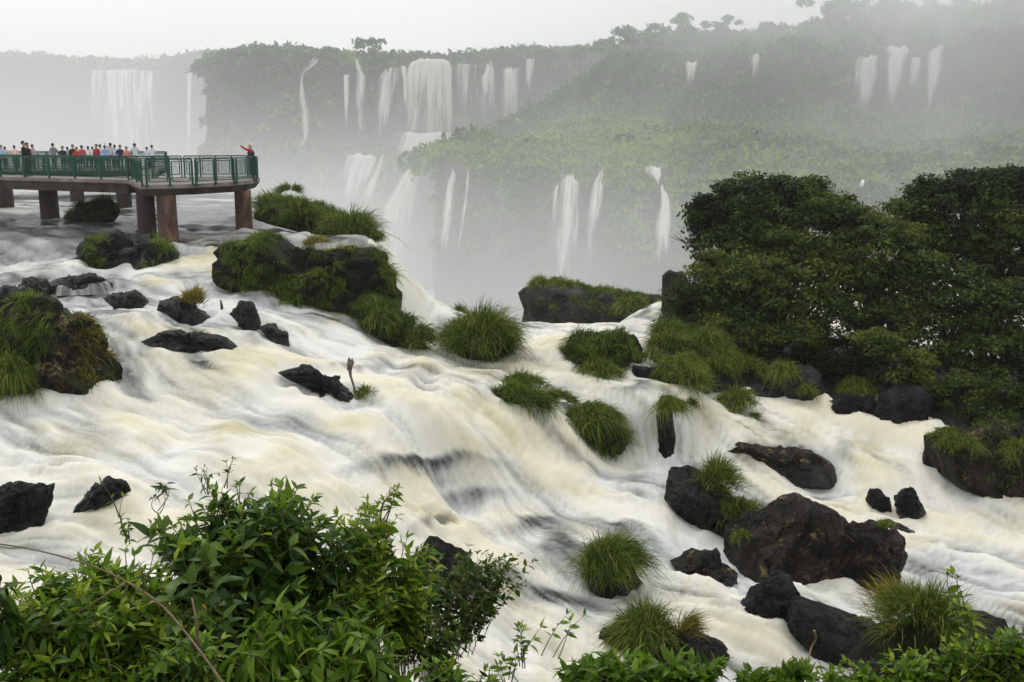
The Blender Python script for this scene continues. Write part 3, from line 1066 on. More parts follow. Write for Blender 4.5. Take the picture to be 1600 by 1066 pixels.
low = off_falls(low, [(862, 905), (915, 945), (1022, 1052), (688, 712), (718, 735)])
upw = off_falls(upw, [(1066, 1090), (1170, 1188), (1335, 1385), (1390, 1418), (1440, 1470)])
forest("terrace_scrub", [
    (ter, fr.uniform(1.6, 4.2, len(ter)), 75, 0.75, patch_tone(ter, 0.62)),
    (big_t, fr.uniform(4.5, 8.5, len(big_t)), 190, 0.95, patch_tone(big_t, 0.5)),
    (ter2, fr.uniform(2.2, 5.5, len(ter2)), 95, 0.8, patch_tone(ter2, 0.45)),
], M['far_leaf'], "dense light green scrub over the terrace between the two cliffs")
forest("cliff_ferns", [
    (low, fr.uniform(1.0, 2.6, len(low)), 55, 0.6, patch_tone(low, 0.42)),
], M['far_leaf'], "ferns and creepers hanging down the lower cliff face")
forest("rim_forest", [
    (big_u, fr.uniform(3, 6, len(big_u)), 200, 0.9, patch_tone(big_u, 0.25)),
    (upw, fr.uniform(1.5, 3.6, len(upw)), 60, 0.8, patch_tone(upw, 0.28)),
    (rim, fr.uniform(1.6, 4.2, len(rim)), 62, 0.9, patch_tone(rim, 0.30)),
], M['far_leaf'], "dark rain forest along the top of the upper cliff")
bw = off_falls(scatter(GB, 0, 34, 800, fr), [(532, 548), (552, 576), (588, 706), (722, 732), (752, 830)])
bl = off_falls(scatter(GB, 40, 62, 260, fr), [(532, 705)])
br = scatter(GB, 0, 12, 420, fr)
lr = scatter(GL, 0, 20, 260, fr)
forest("far_wall_forest", [
    (bw, fr.uniform(2.0, 4.0, len(bw)), 40, 1.3, patch_tone(bw, 0.3)),
    (bl, fr.uniform(2.0, 4.0, len(bl)), 40, 1.3, patch_tone(bl, 0.4)),
    (br, fr.uniform(3.0, 6.5, len(br)), 45, 1.7, patch_tone(br, 0.3)),
    (lr, fr.uniform(3.0, 6.0, len(lr)), 40, 1.8, patch_tone(lr, 0.3)),
], M['far_leaf'], "forest along the brink and the wall behind the main falls")
# boulders of jungle between the lower tiers of the main falls
tier = np.array([P(x, y, d) for x, y, d in [(605, 262, 408), (612, 285, 406), (600, 300, 405), (625, 300, 404), (590, 320, 402), (575, 300, 405), (622, 268, 407), (598, 246, 410), (655, 262, 300), (668, 256, 290), (690, 250, 285), (720, 232, 300), (735, 222, 310), (748, 228, 300)]])
forest("tier_scrub", [(tier, np.full(len(tier), 6.0), 120, 1.2, patch_tone(tier, 0.35))], M['far_leaf'], "dark scrub on the rock between the lower tiers of the main falls")


def far_tree(px, py_top, py_base, d, wpx, label, tone=0.25, sparse=1.0, seed=0, group="trees standing out along the rim"):
    r = np.random.default_rng(500 + seed)
    top, base = P(px, py_top, d), P(px, py_base, d)
    h = top[2] - base[2]
    w = wpx / FPX * d
    t = empty("rim_tree", base)
    tag(t, label, "tree", group)
    MB().tube([(0, 0, -2), (0.1 * w * r.normal(), 0, h * 0.4), (0, 0, h * 0.8)], [0.03 * h, 0.025 * h, 0.012 * h], 6).build("trunk", M['bark'], t, True)
    n = int(9 + 4 * r.random())
    c = np.stack([r.normal(0, 0.24 * w, n), r.normal(0, 0.24 * w, n), h * r.uniform(0.52, 0.9, n)], 1)
    c[0] = (0, 0, h * 0.88)
    v, f, tn = clumps(c, r.uniform(0.13, 0.24, n) * w, int(70 * sparse), 0.055 * w, r, np.full(n, tone), 0.12, 0.7)
    link("crown", mesh_np("crown", v, f, [M['far_leaf']], {'tone': tn}, smooth=False), t)
    return t


RIM = [
    (578, 62, 100, 448, 46, "rounded tree rising alone above the brink over the main falls"),
    (408, 74, 100, 450, 50, "broad low tree on the far brink beside the thin cascade"),
    (515, 72, 100, 450, 30, "small tree on the far brink before the rounded tree"),
    (470, 76, 100, 450, 26, "little tree on the brink right over the thin zigzag cascade"), (350, 80, 104, 450, 34, "dim tree near the end of the dark misty wall"),
    (655, 80, 100, 450, 26, "small tree on the brink at the edge of the cream main fall"), (735, 82, 100, 450, 22, "little tree on the brink over the faint veil"),
    (770, 84, 100, 450, 22, "little tree on the brink over the bell shaped fall"), (815, 82, 98, 450, 26, "little tree on the brink over the straight white fall"), (855, 78, 100, 440, 36, "low tree on the far brink just past the straight white fall"),
    (905, 72, 100, 412.0, 40, "low tree where the skyline starts to climb"), (940, 62, 96, 402.0, 44, "rounded tree a step up the climbing skyline"), (985, 42, 95, 402.0, 54, "wide tree halfway up the climbing skyline"), (1020, 36, 95, 402.0, 48, "tree just below the tall crooked one on the skyline"),
    (1066, 18, 90, 402.0, 46, "tall crooked tree with a flat top on the forest skyline"), (1100, 30, 88, 397.0, 40, "tree between the two tallest crowns above the twin fall"), (1132, 20, 88, 397.0, 46, "second tall crown on the skyline above the twin fall"), (1160, 44, 90, 392.0, 36, "shorter tree in the dip past the second tall crown"),
    (1200, 34, 86, 392.0, 40, "round tree in the skyline notch over the hanging fall"), (1220, 30, 80, 402.0, 14, "thin tree with a small tuft of leaves above the skyline notch"), (1255, 34, 84, 392.0, 40, "tree at the foot of the last rise of the skyline"), (1290, 12, 80, 387.0, 62, "big tree halfway up the last rise of the skyline"),
    (1315, -8, 76, 392.0, 70, "biggest tree on the skyline above the wide upper cascade"), (1360, -14, 70, 392.0, 70, "misty tree over the middle of the upper cascade"),
    (1405, 2, 70, 387.0, 60, "lower misty tree over the inner end of the upper cascade"), (1450, -16, 60, 392.0, 60, "sparse pale tree with bare upright limbs fading in the cloud"), (1500, -6, 62, 382.0, 60, "cloud veiled tree next to the sparse pale one"), (1545, -20, 60, 382.0, 70, "cloud veiled tree, second past the sparse pale one"), (1590, -24, 60, 382.0, 70, "cloud veiled tree at the cut off end of the skyline"),
]
for k, (px, yt, yb, d, w, lab) in enumerate(RIM):
    far_tree(px, yt, yb + 8, d, w, lab, 0.22 + 0.1 * (k % 3), 0.5 if 'sparse' in lab else 1.0, k)

# ------------------------------------------------------------------ far falls
def ff(label, top, bot, d, mid=None, thick=0.5, m='fall', seed=0, bulge=1.2, group=None, dd=4.0, taper=0.45):
    """a far fall from photo spans: top/bot = (px0, px1, y), optional mid spans"""
    rows = [(P(top[0], top[2], d), P(top[1], top[2], d))]
    # brink rolls over towards the viewer
    spans = [top] + list(mid or []) + [bot]
    spans = [(a - 0.14 * (b - a) - 0.8, b + 0.14 * (b - a) + 0.8, y) for a, b, y in spans]
    top, bot = spans[0], spans[-1]
    rows = []
    for i, sp in enumerate(spans):
        di = d - 1.5 - dd * i / (len(spans) - 1)
        rows.append((P(sp[0], sp[2], di), P(sp[1], sp[2], di)))
    rows.insert(0, (P(top[0], top[2] - 1.0, d + 2), P(top[1], top[2] - 1.0, d + 2)))
    return fall_sheet("waterfall", rows, [M[m]], label, 36, 22, thick, bulge, 0.5, group, seed, taper)


FD = 444
ff("vast pale curtain of water fading into the mist beyond the walkway", (122, 272, 110), (118, 276, 300), 578, None, 0.5, 'fall', 1, 6, dd=8, taper=0.5)
ff("straight narrow white fall between the vast pale curtain and the dark wall", (291, 301, 110), (288, 301, 260), 566, None, 0.55, 'fall', 2, 1, dd=6)
ff("thin broken cascade zigzagging down the dark misty wall", (490, 499, 90), (452, 466, 280), FD, [(470, 474, 112), (465, 478, 150), (470, 486, 180), (472, 488, 215), (455, 468, 245)], 0.45, 'fall', 3, 1)
ff("slim separate fall on the outer side of the main falls", (537, 548, 116), (534, 548, 236), FD, None, 0.6, 'fall', 4, 1)
ff("forked fall dropping from a notch in the brink", (555, 559, 90), (550, 574, 236), FD, [(558, 570, 114), (557, 574, 118), (553, 573, 180)], 0.6, 'fall', 5, 1)
ff("rounded sheet of water with a dark gap, beside the cream main fall", (600, 618, 106), (576, 612, 238), FD, [(590, 620, 120), (580, 612, 180)], 0.7, 'fall', 6, 1.5)
ff("leaning ribbon of water tight against the cream main fall", (625, 636, 102), (628, 644, 190), FD, [(630, 640, 130)], 0.7, 'fall', 7, 1.5)
ff("great cream coloured main fall, the widest sheet of the far wall", (654, 690, 91), (622, 706, 238), FD - 2, [(646, 698, 96), (640, 702, 106), (638, 703, 180)], 0.62, 'fall_cream', 8, 3, taper=0.12)
ff("faint veil of water beside the cream main fall", (718, 736, 102), (716, 740, 215), FD, None, 0.35, 'fall', 9, 1)
ff("bell shaped fall widening below a small spout", (760, 768, 92), (744, 778, 232), FD, [(757, 772, 108), (750, 775, 120), (746, 776, 170)], 0.65, 'fall', 10, 2)
ff("broad arched veil of water between the bell shaped fall and the straight white fall", (786, 800, 104), (776, 812, 222), FD, [(780, 812, 116), (777, 812, 170)], 0.6, 'fall', 11, 2)
ff("straight bright white fall at the end of the far row", (822, 834, 92), (820, 836, 178), 420, None, 0.85, 'fall', 12, 1)
ff("thin veil of spray and water between the leaning ribbon and the rounded sheet", (604, 640, 106), (596, 640, 238), FD + 1, None, 0.15, 'fall', 60, 1)
ff("pale veil joining the bell shaped fall to the cream main fall", (700, 762, 100), (698, 764, 236), FD + 1, None, 0.1, 'fall', 61, 1)
ff("pale veil behind the arched veil and the straight white fall", (770, 826, 106), (764, 826, 226), FD + 1, None, 0.12, 'fall', 62, 1)
# lower tiers of the main falls
ff("foaming apron where the main fall lands on its ledge", (616, 716, 206), (604, 712, 250), 424, [(608, 716, 232)], 0.9, 'fall', 13, 2, dd=8)
ff("first chute of the lower tier, slanting away from the apron", (543, 592, 240), (526, 566, 322), 404, [(538, 594, 246), (530, 580, 280)], 0.75, 'fall', 14, 2)
ff("narrow twisting strand of the lower tier beside the scrubby knob", (596, 602, 240), (552, 590, 330), 402, [(586, 598, 262), (572, 590, 286), (560, 588, 308)], 0.6, 'fall', 15, 1)
ff("wide creamy chute curving down past the corner of the green cliff", (640, 662, 246), (578, 656, 480), 398, [(632, 662, 262), (614, 658, 290), (590, 655, 330), (580, 655, 400)], 0.6, 'fall_cream', 16, 4)
# falls of the lower right wall
LDW = 246
ff("slender double strand on the green cliff beside the creamy chute", (708, 713, 260), (678, 702, 470), LDW + 4, [(696, 712, 285), (692, 712, 320), (684, 706, 380)], 0.3, 'fall', 17, 1)
ff("slim single thread on the green cliff next to the double strand", (729, 735, 262), (706, 722, 470), LDW + 1, [(728, 735, 290), (720, 730, 330), (712, 724, 380)], 0.3, 'fall', 18, 1)
ff("short faint trickle low on the green cliff", (764, 767, 312), (770, 776, 345), LDW - 3, None, 0.0, 'fall', 42, 0.5)
ff("fan of silky strands spreading down the lower green cliff", (878, 900, 270), (832, 912, 462), 229, [(872, 908, 282), (866, 906, 330), (850, 908, 400)], 0.6, 'fall', 19, 1.5)
ff("leaning strand from a white spout next to the fan of strands", (936, 946, 260), (902, 932, 450), 226, [(926, 940, 280), (922, 944, 288), (914, 940, 330), (906, 935, 400)], 0.55, 'fall', 20, 1)
ff("hair thin strand on the outer side of the fan of strands", (868, 874, 288), (856, 868, 370), 231, [(864, 872, 300)], 0.4, 'fall', 21, 0.5)
ff("small bright spout on the terrace above the stepped fall", (1008, 1036, 260), (1020, 1034, 290), 225, [(1010, 1038, 272)], 0.75, 'fall', 22, 0.8)
ff("stepped white fall dropping behind the rock column by the trees", (1030, 1040, 288), (1006, 1072, 460), 217, [(1028, 1048, 300), (1028, 1050, 318), (1022, 1054, 345), (1018, 1056, 370), (1012, 1062, 410)], 0.62, 'fall', 23, 1.2)
ff("short slanting trickle on the terrace above the round topped tree", (1152, 1158, 264), (1142, 1150, 296), 210, None, 0.5, 'fall', 24, 0.6)
ff("short upright trickle next to the slanting one above the round topped tree", (1168, 1174, 264), (1158, 1172, 296), 209, None, 0.5, 'fall', 25, 0.6)
ff("tiny fan of water in the scrub between the two big trees", (1346, 1350, 280), (1338, 1354, 296), 203, None, 0.5, 'fall', 26, 0.5)
# upper wall
ff("short twin fall high on the upper cliff", (1070, 1091, 95), (1066, 1086, 144), 363, [(1069, 1090, 104)], 0.9, 'fall', 27, 1)
ff("single hanging fall between the twin fall and the wide cascade", (1177, 1186, 84), (1168, 1187, 148), 356, [(1173, 1188, 98)], 0.8, 'fall', 28, 1)
ff("wide slanting sheet at the outer end of the upper cascade", (1342, 1376, 86), (1320, 1368, 184), 342, [(1336, 1372, 98), (1330, 1370, 140)], 1.1, 'fall', 29, 1.5)
ff("middle sheet of the upper cascade with a bright top edge", (1376, 1424, 70), (1370, 1414, 178), 338, [(1382, 1420, 82), (1380, 1414, 96), (1378, 1413, 140)], 1.0, 'fall', 30, 1.5)
ff("leaning bright strand at the inner end of the upper cascade", (1462, 1476, 70), (1434, 1462, 186), 334, [(1446, 1470, 80), (1444, 1470, 110), (1440, 1466, 150)], 1.05, 'fall', 31, 1.2)
ff("thin veil between the middle sheet and the bright strand of the upper cascade", (1420, 1442, 90), (1414, 1436, 172), 338, None, 0.5, 'fall', 32, 1)

# the cream fall that leaves the upper reach beside the grassy crag
sf = []
for (xa, ya, xb, yb, d) in [(574, 376, 602, 378, 44.6), (578, 384, 608, 386, 44.0), (584, 398, 622, 402, 43.4), (590, 422, 638, 430, 42.9), (598, 455, 654, 460, 42.4), (606, 490, 668, 488, 42.0), (612, 520, 682, 512, 41.6)]:
    sf.append((P(xa, ya, d), P(xb, yb, d + 0.9)))
fall_sheet("waterfall", sf, [M['fall_cream']], "smooth cream fall curving off the upper river beside the grassy crag", 50, 30, 1.5, 0.35, 0.10, None, 41, 0.08, 0.0)

# ------------------------------------------------------------------ gorge floor and near bank
GZ = -58.0
g = MB()
g.v = [np.array(q, float) for q in ((-1500, -60, GZ), (1500, -60, GZ), (1500, 1400, GZ), (-1500, 1400, GZ))]
g.f = [[0, 1, 2, 3]]
tag(g.build("ground", M['earth']), kind="structure")

# haze: one closed box of even air round everything
hb = MB().box((0, 430, 7.5), (2600, 980, 139.0))
hm, hnt, hout = mat("haze_air")
pv = N(hnt, "VolumePrincipled")
pv.inputs['Density'].default_value = 0.00028
pv.inputs['Color'].default_value = (0.99, 0.995, 1.0, 1)
pv.inputs['Anisotropy'].default_value = 0.4
L(hnt, pv.outputs[0], hout.inputs['Volume'])
haze = hb.build("haze", hm)
tag(haze, "pale even haze hanging over the whole gorge", kind="stuff")

# spray hanging in the gorge: a cloud of its own, thickest low down at the foot of the falls
def mist(name, lo, hi, base, z_top, z_fade, label, fq, contrast=1.0, edge=0.18):
    lo, hi = np.array(lo, float), np.array(hi, float)
    mb = MB().box((lo + hi) / 2, hi - lo)
    m, nt, out = mat(name + "_air")
    g = N(nt, "NewGeometry")
    sx = N(nt, "SeparateXYZ")
    L(nt, g.outputs['Position'], sx.inputs[0])
    f = None
    for ax in range(3):
        r = N(nt, "MapRange", interpolation_type='SMOOTHSTEP')
        w = (hi[ax] - lo[ax]) * edge
        r.inputs['From Min'].default_value = 0.0
        r.inputs['From Max'].default_value = w
        dmin = math_n(nt, 'MINIMUM', math_n(nt, 'SUBTRACT', sx.outputs[ax], lo[ax]), math_n(nt, 'SUBTRACT', hi[ax], sx.outputs[ax]))
        L(nt, dmin, r.inputs['Value'])
        if ax == 2:
            r.inputs['From Max'].default_value = 4.0
        f = r.outputs[0] if f is None else math_n(nt, 'MULTIPLY', f, r.outputs[0])
    rz = N(nt, "MapRange", interpolation_type='SMOOTHSTEP')
    rz.inputs['From Min'].default_value = z_top
    rz.inputs['From Max'].default_value = z_fade
    L(nt, sx.outputs[2], rz.inputs['Value'])
    f = math_n(nt, 'MULTIPLY', f, rz.outputs[0])
    nz = N(nt, "TexNoise", Scale=fq, Detail=2.0)
    L(nt, g.outputs['Position'], nz.inputs['Vector'])
    k = cramp(nt, nz.outputs[0], [(0.5 - 0.28 / contrast, 0.0), (0.5 + 0.28 / contrast, 1.0)])
    f = math_n(nt, 'MULTIPLY', f, k)
    pv = N(nt, "VolumePrincipled")
    pv.inputs['Color'].default_value = (0.99, 0.995, 1.0, 1)
    pv.inputs['Anisotropy'].default_value = 0.2
    L(nt, math_n(nt, 'MULTIPLY', f, base), pv.inputs['Density'])
    L(nt, pv.outputs[0], out.inputs['Volume'])
    o = mb.build(name, m)
    tag(o, label, kind="stuff")
    return o


mist("mist", (-130, 62, -56.5), (130, 330, 46), 0.0165, 14, -34, "thick white spray rising out of the gorge below the falls", 0.018, 1.1, 0.3)
mist("mist", (-900, 290, -56.5), (240, 850, 68), 0.0088, 135, -45, "bank of spray hiding the far end of the gorge", 0.006, 0.6, 0.12)
mist("mist", (-40, 215, -6), (420, 440, 75.5), 0.0135, -60, 40, "cloud drifting over the rim forest and the upper cascade", 0.012, 1.3, 0.35)
# the gorge floor is a foaming river
gq = np.array([[-900, 55, GZ + 1.0], [400, 55, GZ + 1.0], [400, 900, GZ + 1.0], [-900, 900, GZ + 1.0]], float)
u_ = np.linspace(0, 1, 60)
U_, V_ = np.meshgrid(u_, u_)
gp = np.stack([-900 + 1300 * U_.ravel(), 55 + 845 * V_.ravel(), np.full(3600, GZ + 1.0)], 1)
gp[:, 2] += 0.5 * fbm(gp * 0.05, 4, 3)
tag(link("gorge_river", mesh_np("gorge_river", gp, grid_faces(60, 60), [M['water']], {'foam': np.clip(0.85 + 0.2 * fbm(gp * 0.03, 8, 3), 0, 1), 'tint': np.full(3600, 0.3)})), kind="structure")

# ------------------------------------------------------------------ banks
def bank_loft(name, rows, m, rough, freq, seed, sub=(8, 8)):
    o, p = loft(name, rows, m, sub, rough, freq, seed)
    tag(o, kind="structure")
    return o, p


shore = [hit(*q) for q in ((1010, 556), (1060, 600), (1150, 632), (1250, 643), (1360, 668), (1440, 690), (1470, 740), (1500, 790), (1570, 822), (1680, 840))]
shore.append(shore[-1] + np.array([12.0, -5, 0]))


def off(v, x, y, z):
    return np.array([v[0] + x, v[1] + y, v[2] + z])


inl = [(0.3, 1), (0.5, 1), (0.4, 1), (0.4, 1), (0.6, 1), (1, .8), (1.2, .6), (1.2, .7), (1, 1), (1, 1), (1, 1)]


def inrow(k, dz):
    return [off(s, a * k, b * k, dz) for s, (a, b) in zip(shore, inl)]


_bo, _bp = bank_loft("bank", [inrow(-0.8, -1.4), inrow(0.3, -0.2), inrow(1.2, 0.4), inrow(3.0, 0.8), inrow(6, 1.2), inrow(10, 0.8), inrow(15, -3), inrow(18, -20)], M['rock_bank'], 0.55, 0.7, 3)
nb = []
for dd0, zz in ((-9, -1.75), (1.2, -1.75), (3.0, -2.55), (6.0, -4.7), (9.5, -7.3), (12.5, -9.7), (15.5, -12.4), (17, -14.5)):
    nb.append([np.array([x, dd0 + 0.3 * math.sin(x), zz]) for x in np.linspace(-30, 30, 16)])
bank_loft("bank", nb, M['earth'], 0.35, 0.5, 8, (6, 5))


# ------------------------------------------------------------------ rocks
def ico(sub):
    bm = bmesh.new()
    bmesh.ops.create_icosphere(bm, subdivisions=sub, radius=1.0)
    v = np.array([x.co[:] for x in bm.verts])
    f = np.array([[w.index for w in x.verts] for x in bm.faces])
    bm.free()
    return v, f


ICO5 = ico(5)
ICO4 = ico(4)
ROCKS = {}
WAKES = []


def rock(key, outline, label, m='rock', depth=0.75, d=None, seed=0, facets=18, rough=0.10, group=None, name="boulder", cat="rock", big=True, base=None, sink=0.5, push=0.35, lift=0.0):
    """boulder whose outline seen from the river is the given one; real depth behind it"""
    o = np.array(outline, float)
    x0, x1 = o[:, 0].min(), o[:, 0].max()
    yb = base if base is not None else o[:, 1].max()
    cxp = (x0 + x1) / 2
    if d is None:
        d = hit(np.clip(cxp, -250, 1750), yb - 0.12 * (yb - o[:, 1].min()))[1]
    wid = (x1 - x0) / FPX * d
    dep = wid * depth
    dc = d + dep * push
    W3 = np.array([P(a, b, dc) for a, b in o])
    # closed outline in the x-z plane, continued below the water
    zb = W3[:, 2].min()
    c = np.array([(W3[:, 0].min() + W3[:, 0].max()) / 2, zb + 0.35 * (W3[:, 2].max() - zb)])
    rel = np.stack([W3[:, 0] - c[0], W3[:, 2] - c[1]], 1)
    low = rel[:, 1] < -0.12 * (W3[:, 2].max() - zb)
    rel[low, 1] -= sink * max(0.5, 0.5 * (W3[:, 2].max() - zb))
    th = np.arctan2(rel[:, 1], rel[:, 0])
    # sample the polygon edge finely so that the radius is single valued
    dense = []
    for a, b in zip(rel, np.roll(rel, -1, 0)):
        for t in np.linspace(0, 1, 12, endpoint=False):
            dense.append(a * (1 - t) + b * t)
    dense = np.array(dense)
    ta = np.arctan2(dense[:, 1], dense[:, 0])
    ra = np.hypot(dense[:, 0], dense[:, 1])
    bins = np.linspace(-math.pi, math.pi, 181)
    rb = np.full(180, np.nan)
    idx = np.clip(((ta + math.pi) / (2 * math.pi) * 180).astype(int), 0, 179)
    for k in range(180):
        w = ra[idx == k]
        if len(w):
            rb[k] = w.max()
    ok = ~np.isnan(rb)
    kk = np.arange(180)
    rb = np.interp(kk, np.concatenate([kk[ok] - 180, kk[ok], kk[ok] + 180]), np.tile(rb[ok], 3))
    v, f = (ICO5 if big else ICO4)
    v = v.copy()
    r = np.random.default_rng(seed + 100)
    # chiselled faces
    for _ in range(facets):
        n = r.normal(0, 1, 3)
        n[1] = -abs(n[1]) - 0.2 if r.random() < 0.75 else n[1]
        n /= np.linalg.norm(n)
        cc = r.uniform(0.66, 0.92)
        s = v @ n - cc
        v -= np.clip(s, 0, None)[:, None] * n * 0.97
    vs = v.copy()
    n0 = fbm(vs * 1.6 + seed * 3.7, seed, 3, 0.55)
    n1 = fbm(vs * 4.5 + seed, seed + 5, 4, 0.6)
    n2_ = fbm(vs * 13.0 + seed, seed + 15, 2, 0.6)
    rdg = 1 - np.abs(fbm(vs * 2.7 + seed * 2.1, seed + 9, 3, 0.5))
    ra_ = np.hypot(v[:, 0], v[:, 2])
    an = np.arctan2(v[:, 2], v[:, 0])
    rad = np.interp((an + math.pi) / (2 * math.pi) * 180 - 0.5, kk, rb, period=180)
    q = np.stack([c[0] + rad * np.cos(an) * np.minimum(1.03, ra_ * 1.12), v[:, 1] * dep / 2, c[1] + rad * np.sin(an) * np.minimum(1.03, ra_ * 1.12)], 1)
    nd = vs / (np.linalg.norm(vs, axis=1, keepdims=True) + 1e-9)
    sz = min(wid, 2.2 * (W3[:, 2].max() - zb) + 0.3)
    q += nd * (sz * (rough * 0.7 * n0 + rough * 0.34 * n1 + rough * 0.12 * n2_ - rough * 0.9 * np.clip(rdg - 0.78, 0, 1) * 3))[:, None]
    q[:, 2] += lift
    org = np.array([c[0], dc, zb])
    q[:, 2] -= zb
    WAKES.append((c[0], dc, wid / 2, dep / 2, zb))
    q[:, 0] -= c[0]
    me = mesh_np(name, q, f, [M[m]])
    ob = link(name, me, None, org)
    tag(ob, label, cat, group)
    ROCKS[key] = (q + org, f, ob)
    return ob


rock('moss', [(-70, 600), (-50, 500), (0, 492), (25, 478), (48, 470), (85, 472), (112, 490), (140, 497), (152, 520), (165, 560), (186, 596), (180, 622), (110, 636), (40, 632)], "big lichen crusted boulder with hanging grass at the edge of the rapids", 'rock_lichen', 0.8, seed=1, rough=0.09, base=634)
rock('r2', [(120, 408), (140, 383), (185, 368), (230, 366), (262, 380), (268, 400), (235, 427), (190, 422), (130, 414)], "dark wedge shaped rock with two grass clumps below the walkway", 'rock', seed=2)
rock('r3', [(28, 450), (45, 433), (66, 438), (82, 452), (76, 462), (50, 459)], "small dark rock between the water curtain and the streaming rock", seed=3, big=False)
rock('r4', [(-40, 495), (-20, 455), (12, 449), (30, 458), (40, 478), (38, 492), (0, 497)], "dark sloping rock with water streaming down its side behind the lichen crusted boulder", seed=4, big=False)
rock('r6', [(160, 466), (188, 458), (212, 456), (224, 466), (227, 474), (215, 485), (190, 482)], "small round dark rock alone in the white rapids", seed=6, big=False)
rock('r7', [(233, 500), (250, 470), (275, 466), (300, 480), (322, 490), (338, 500), (290, 504)], "dark pointed rock under the yellow grass tuft", seed=7, big=False)
rock('r8', [(358, 490), (372, 474), (394, 475), (406, 498), (412, 525), (388, 516)], "dark upright rock at the foot of the grassy crag", seed=8, big=False)
rock('r8b', [(405, 512), (428, 506), (446, 520), (455, 540), (420, 532)], "dark rock just downstream of the upright rock, split from it by a spout", seed=9, big=False)
rock('r9', [(210, 548), (250, 529), (300, 524), (345, 536), (378, 552), (300, 559), (240, 557)], "long low black rock awash in the rapids", seed=10, big=False, depth=0.35, lift=0.16)
rock('r10', [(438, 585), (472, 572), (498, 584), (525, 590), (555, 612), (568, 630), (510, 616), (450, 593)], "low black rock awash beside the driftwood stick", seed=11, depth=0.4)
rock('crag', [(338, 414), (362, 384), (420, 374), (500, 376), (560, 380), (598, 400), (607, 440), (608, 488), (560, 494), (480, 490), (400, 478), (362, 466), (343, 440)], "massive square crag cloaked in grass above the rapids", 'rock_grass', 0.55, seed=12, base=492, rough=0.08, cat="crag", name="crag")
rock('isle', [(384, 338), (398, 306), (440, 296), (482, 312), (520, 334), (570, 350), (604, 374), (592, 388), (540, 384), (470, 362), (400, 346)], "low dark islet buried in round bushes beyond the crag", 'rock_grass', 0.5, seed=13, name="islet", cat="islet", d=46.0, rough=0.06)
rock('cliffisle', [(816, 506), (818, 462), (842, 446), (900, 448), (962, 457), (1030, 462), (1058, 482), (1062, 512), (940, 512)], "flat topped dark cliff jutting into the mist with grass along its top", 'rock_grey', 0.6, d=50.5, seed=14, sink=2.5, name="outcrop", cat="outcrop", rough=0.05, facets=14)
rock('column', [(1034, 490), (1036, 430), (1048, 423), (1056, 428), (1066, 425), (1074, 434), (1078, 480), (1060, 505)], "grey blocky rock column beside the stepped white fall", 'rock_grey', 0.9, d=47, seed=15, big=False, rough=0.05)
rock('bw1', [(1060, 560), (1070, 520), (1105, 505), (1130, 530), (1140, 580), (1100, 600)], "dark rock face deep in the grass tufts of the wooded bank", 'rock_bank', d=39.5, seed=16, big=False)
rock('bw2', [(1212, 640), (1218, 592), (1245, 570), (1275, 568), (1292, 590), (1298, 632), (1250, 645)], "pale grey rounded boulder under the dark trees", 'rock_grey', d=36.6, seed=17, big=False)
rock('bw3', [(1280, 655), (1288, 625), (1330, 614), (1366, 622), (1378, 650), (1340, 668)], "broad low boulder at the waterline next to the pale grey one", 'rock_bank', d=35.6, seed=18, big=False)
rock('bw4', [(1362, 660), (1376, 612), (1415, 596), (1450, 610), (1462, 660), (1420, 680)], "dark stacked boulder under the drooping bright branch", 'rock_bank', d=35.2, seed=19, big=False)
rock('bw5', [(1150, 632), (1160, 605), (1195, 598), (1220, 612), (1222, 640), (1180, 644)], "dark rock at the waterline behind the low grass dome", 'rock_bank', d=37, seed=20, big=False)
rock('bw6', [(985, 590), (992, 575), (1030, 572), (1055, 585), (1050, 600), (1010, 600)], "flat wet rock at the water edge below the grass islet", 'rock', seed=21, big=False)
rock('bw7', [(960, 575), (970, 530), (990, 524), (1003, 545), (1000, 570)], "narrow black rock at the end of the grassy islet", 'rock', seed=22, big=False)
rock('grassisle', [(878, 560), (890, 528), (930, 518), (972, 526), (990, 560), (970, 588), (920, 590), (892, 575)], "islet rock hidden under a thatch of grass in the cream basin", 'rock_grass', 0.8, seed=23, big=False, name="islet", cat="islet")
rock('r16', [(1448, 738), (1456, 692), (1500, 676), (1560, 664), (1680, 660), (1700, 820), (1560, 818), (1512, 795), (1486, 762)], "brown angular rock shoulder of the wooded bank beside the channel", 'rock_brown', 0.6, seed=24, base=800, rough=0.06, facets=14, cat="outcrop", name="outcrop")
rock('r17', [(1126, 706), (1158, 693), (1220, 699), (1270, 704), (1300, 722), (1314, 748), (1250, 746), (1160, 739)], "flat brown rock veiled by a thin sheet of running water", 'rock_brown', 0.4, seed=25, base=742, push=0.1, lift=-0.06, rough=0.04)
rock('r18a', [(1356, 792), (1360, 773), (1376, 769), (1390, 782), (1398, 812), (1372, 812)], "short knobby dark rock, the blunter of a pair in the channel", seed=26, big=False, lift=0.15)
rock('r18b', [(1392, 782), (1410, 764), (1428, 774), (1448, 808), (1442, 824), (1412, 818)], "pointed dark rock, the sharper of a pair in the channel", seed=27, big=False, lift=0.15)
rock('r18c', [(1336, 836), (1360, 818), (1398, 816), (1436, 834), (1390, 846)], "low dark rock with a pale grass sprig behind the giant boulder", seed=28, big=False)
rock('r19', [(1034, 772), (1044, 742), (1080, 735), (1110, 748), (1148, 785), (1200, 808), (1185, 850), (1110, 848), (1065, 832), (1058, 800)], "black rounded rock with grass tufts on its shoulder beside the spout", seed=29, rough=0.06)
rock('r20b', [(1305, 855), (1328, 818), (1375, 820), (1415, 845), (1422, 872), (1415, 906), (1380, 945), (1320, 935)], "smaller brown boulder leaning behind the giant one", 'rock_brown', 0.9, seed=30, d=25.6, facets=12)
